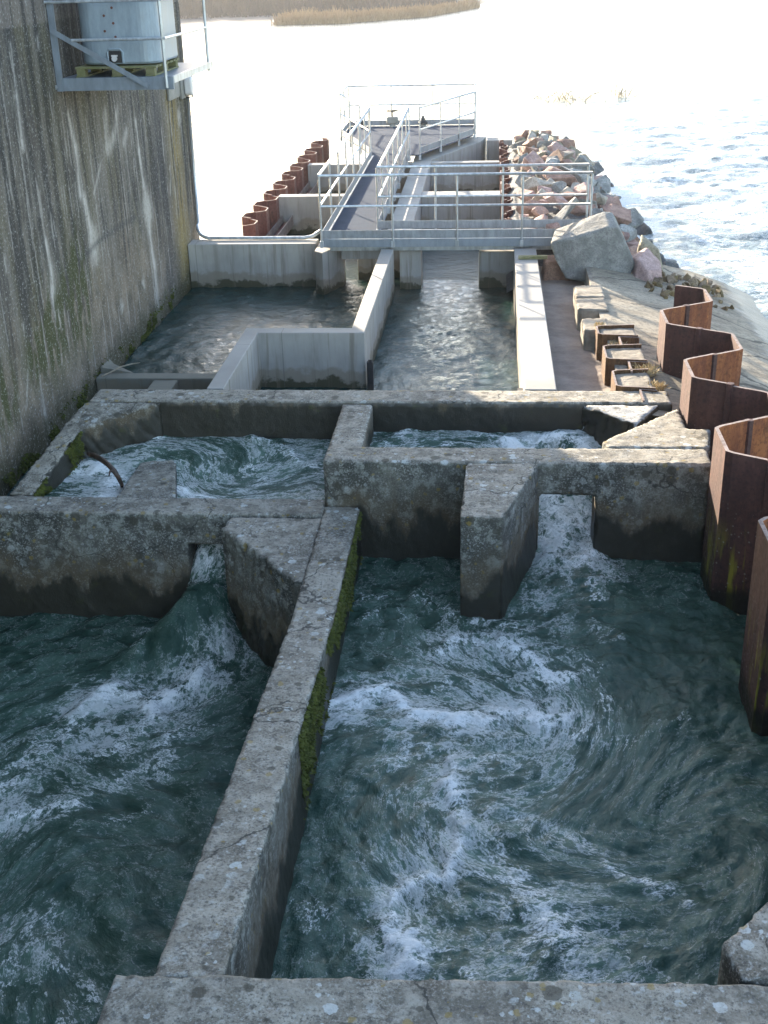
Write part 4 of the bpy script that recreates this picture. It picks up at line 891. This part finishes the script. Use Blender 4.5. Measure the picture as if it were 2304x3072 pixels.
for _ in range(9000):
    y = rr.uniform(11.5, 20.8); z = -.77+abs(rr.gauss(0, .10))
    if float(fbm(np.array(y*1.3), np.array(z*2), 3, 93)) < .02: continue
    pn.append(((XW+.006, y, z), (1, 0, -.1)))
tufts('moss', pn, M['moss'], .03, seed=6, width=.35, label='band of moss along the waterline of the tall wall', cat='moss', kind='stuff')
def grass_tuft(x, y, z, r, h, n, seed, label):
    q = random.Random(seed); pts = []
    for _ in range(n):
        a = q.uniform(0, 6.28); d = r*math.sqrt(q.random()); pts.append(((x+d*math.cos(a), y+d*math.sin(a)*1.6, z), (0, 0, 1)))
    return tufts('grass_tuft', pts, M['grass'], h, seed=seed, spread=.55, width=.07, label=label, cat='grass')
grass_tuft(1.93, 14.35, -.06, .13, .12, 500, 1, 'largest dry grass tuft, beside the concrete-filled piles nearest the back wall')
grass_tuft(2.0, 13.75, -.08, .09, .12, 260, 2, 'dry grass tuft between the last pile stub and the back wall')
grass_tuft(1.70, 15.42, -.04, .10, .07, 200, 3, 'small dry grass tuft growing between two pile stubs')
grass_tuft(1.52, 16.18, .0, .07, .06, 160, 4, 'tiny yellow moss tuft on top of a pile stub')

# ------------------------------------------------------------------ far bank and shoal
def z_bank(X, Y):
    shore = np.interp(X, [-400, -60, -27, -13, -6, -1, 2], [95, 104, 112, 113, 122, 142, 200])
    d = Y-shore; sand = .010*np.clip(d, -40, 60)
    return -.85+sand+.9*sstep(10, 40, d)+.25*fbm(X*.07, Y*.07, 3, 101)*sstep(0, 15, d)
grid_mesh('far_bank', np.arange(-260, 12, 2.0), np.arange(90, 330, 2.0), z_bank, M['soil'])
grid_mesh('far_bank', np.arange(10, 260, 3.0), np.arange(140, 330, 3.0), lambda X, Y: -.9+.03*np.clip(Y-np.interp(X, [10, 30, 260], [190, 152, 120]), -30, 60), M['soil'])
def scrub(name, n, xf, hmin, hmax, mat, seed, label):
    q = random.Random(seed); mb = MB()
    for _ in range(n):
        x, y = xf(q); z = float(z_bank(np.array(x), np.array(y))); h = q.uniform(hmin, hmax)
        for _k in range(5):
            a = q.uniform(0, 6.28); l = q.uniform(.1, .6)*h; w = q.uniform(.02, .06)
            p = Vector((x+q.gauss(0, .25), y+q.gauss(0, .25), z-.05)); e = p+Vector((l*math.cos(a), l*math.sin(a), h*q.uniform(.6, 1)))
            s = Vector((w, 0, 0)) if abs(math.sin(a)) > .3 else Vector((0, w, 0)); s.x = w
            mb.add([p-s, p+s, e+s*.3, e-s*.3], [(0, 1, 2, 3)])
    return mk(name, mb, mat, label=label, cat='scrub', kind='stuff')
def spit(q):
    t = q.random(); x = -19+t*17.2; ysh = np.interp(x, [-27, -13, -6, -1], [112, 113, 122, 142]); return x, ysh+1.0+abs(q.gauss(0, 1))*5*(1-.5*t)
def far(q):
    x = q.uniform(-70, -4); ysh = np.interp(x, [-60, -27, -13, -6, -1], [104, 112, 113, 122, 142]); return x, ysh+13+abs(q.gauss(0, 1))*14
scrub('riverside_scrub', 2600, spit, .3, 1.1, M['reed'], 1, 'orange-brown dry reeds along the tip of the far bank')
scrub('riverside_scrub', 3400, far, .6, 3.0, M['scrub'], 2, 'bare grey-brown scrub massed behind the shore of the far bank')
def shoal(label, x, y, r, n, h, seed):
    q = random.Random(seed); pts = []
    for _ in range(n):
        pts.append(((x+q.gauss(0, r), y+q.gauss(0, r*.7), -.82), (0, 0, 1)))
    tufts('reed_clump', pts, M['reed'], h, seed=seed, spread=.5, width=.012, label=label, cat='reeds', kind='stuff')
shoal('dry orange reed clump standing in the glaring river, the wider one', 3.2, 51, .8, 150, .8, 31)
shoal('small dry reed clump in the glaring river beside a wider one', 5.3, 52, .25, 50, .9, 32)

# ------------------------------------------------------------------ added haze volume, standing in for glare over the far water
hz = bpy.data.materials.new('glare_haze'); hz.use_nodes = True; ht = hz.node_tree; ht.nodes.remove(ht.nodes['Principled BSDF'])
pv = ht.nodes.new('ShaderNodeVolumePrincipled'); pv.inputs['Color'].default_value = (.95, .96, .98, 1); pv.inputs['Density'].default_value = .0005; pv.inputs['Anisotropy'].default_value = .35
ht.links.new(pv.outputs[0], ht.nodes['Material Output'].inputs['Volume'])
mk('haze', MB().box(-420, 420, -80, 720, -4.2, 9.5), hz, label='thin pale haze added over the river to imitate glare', kind='stuff')
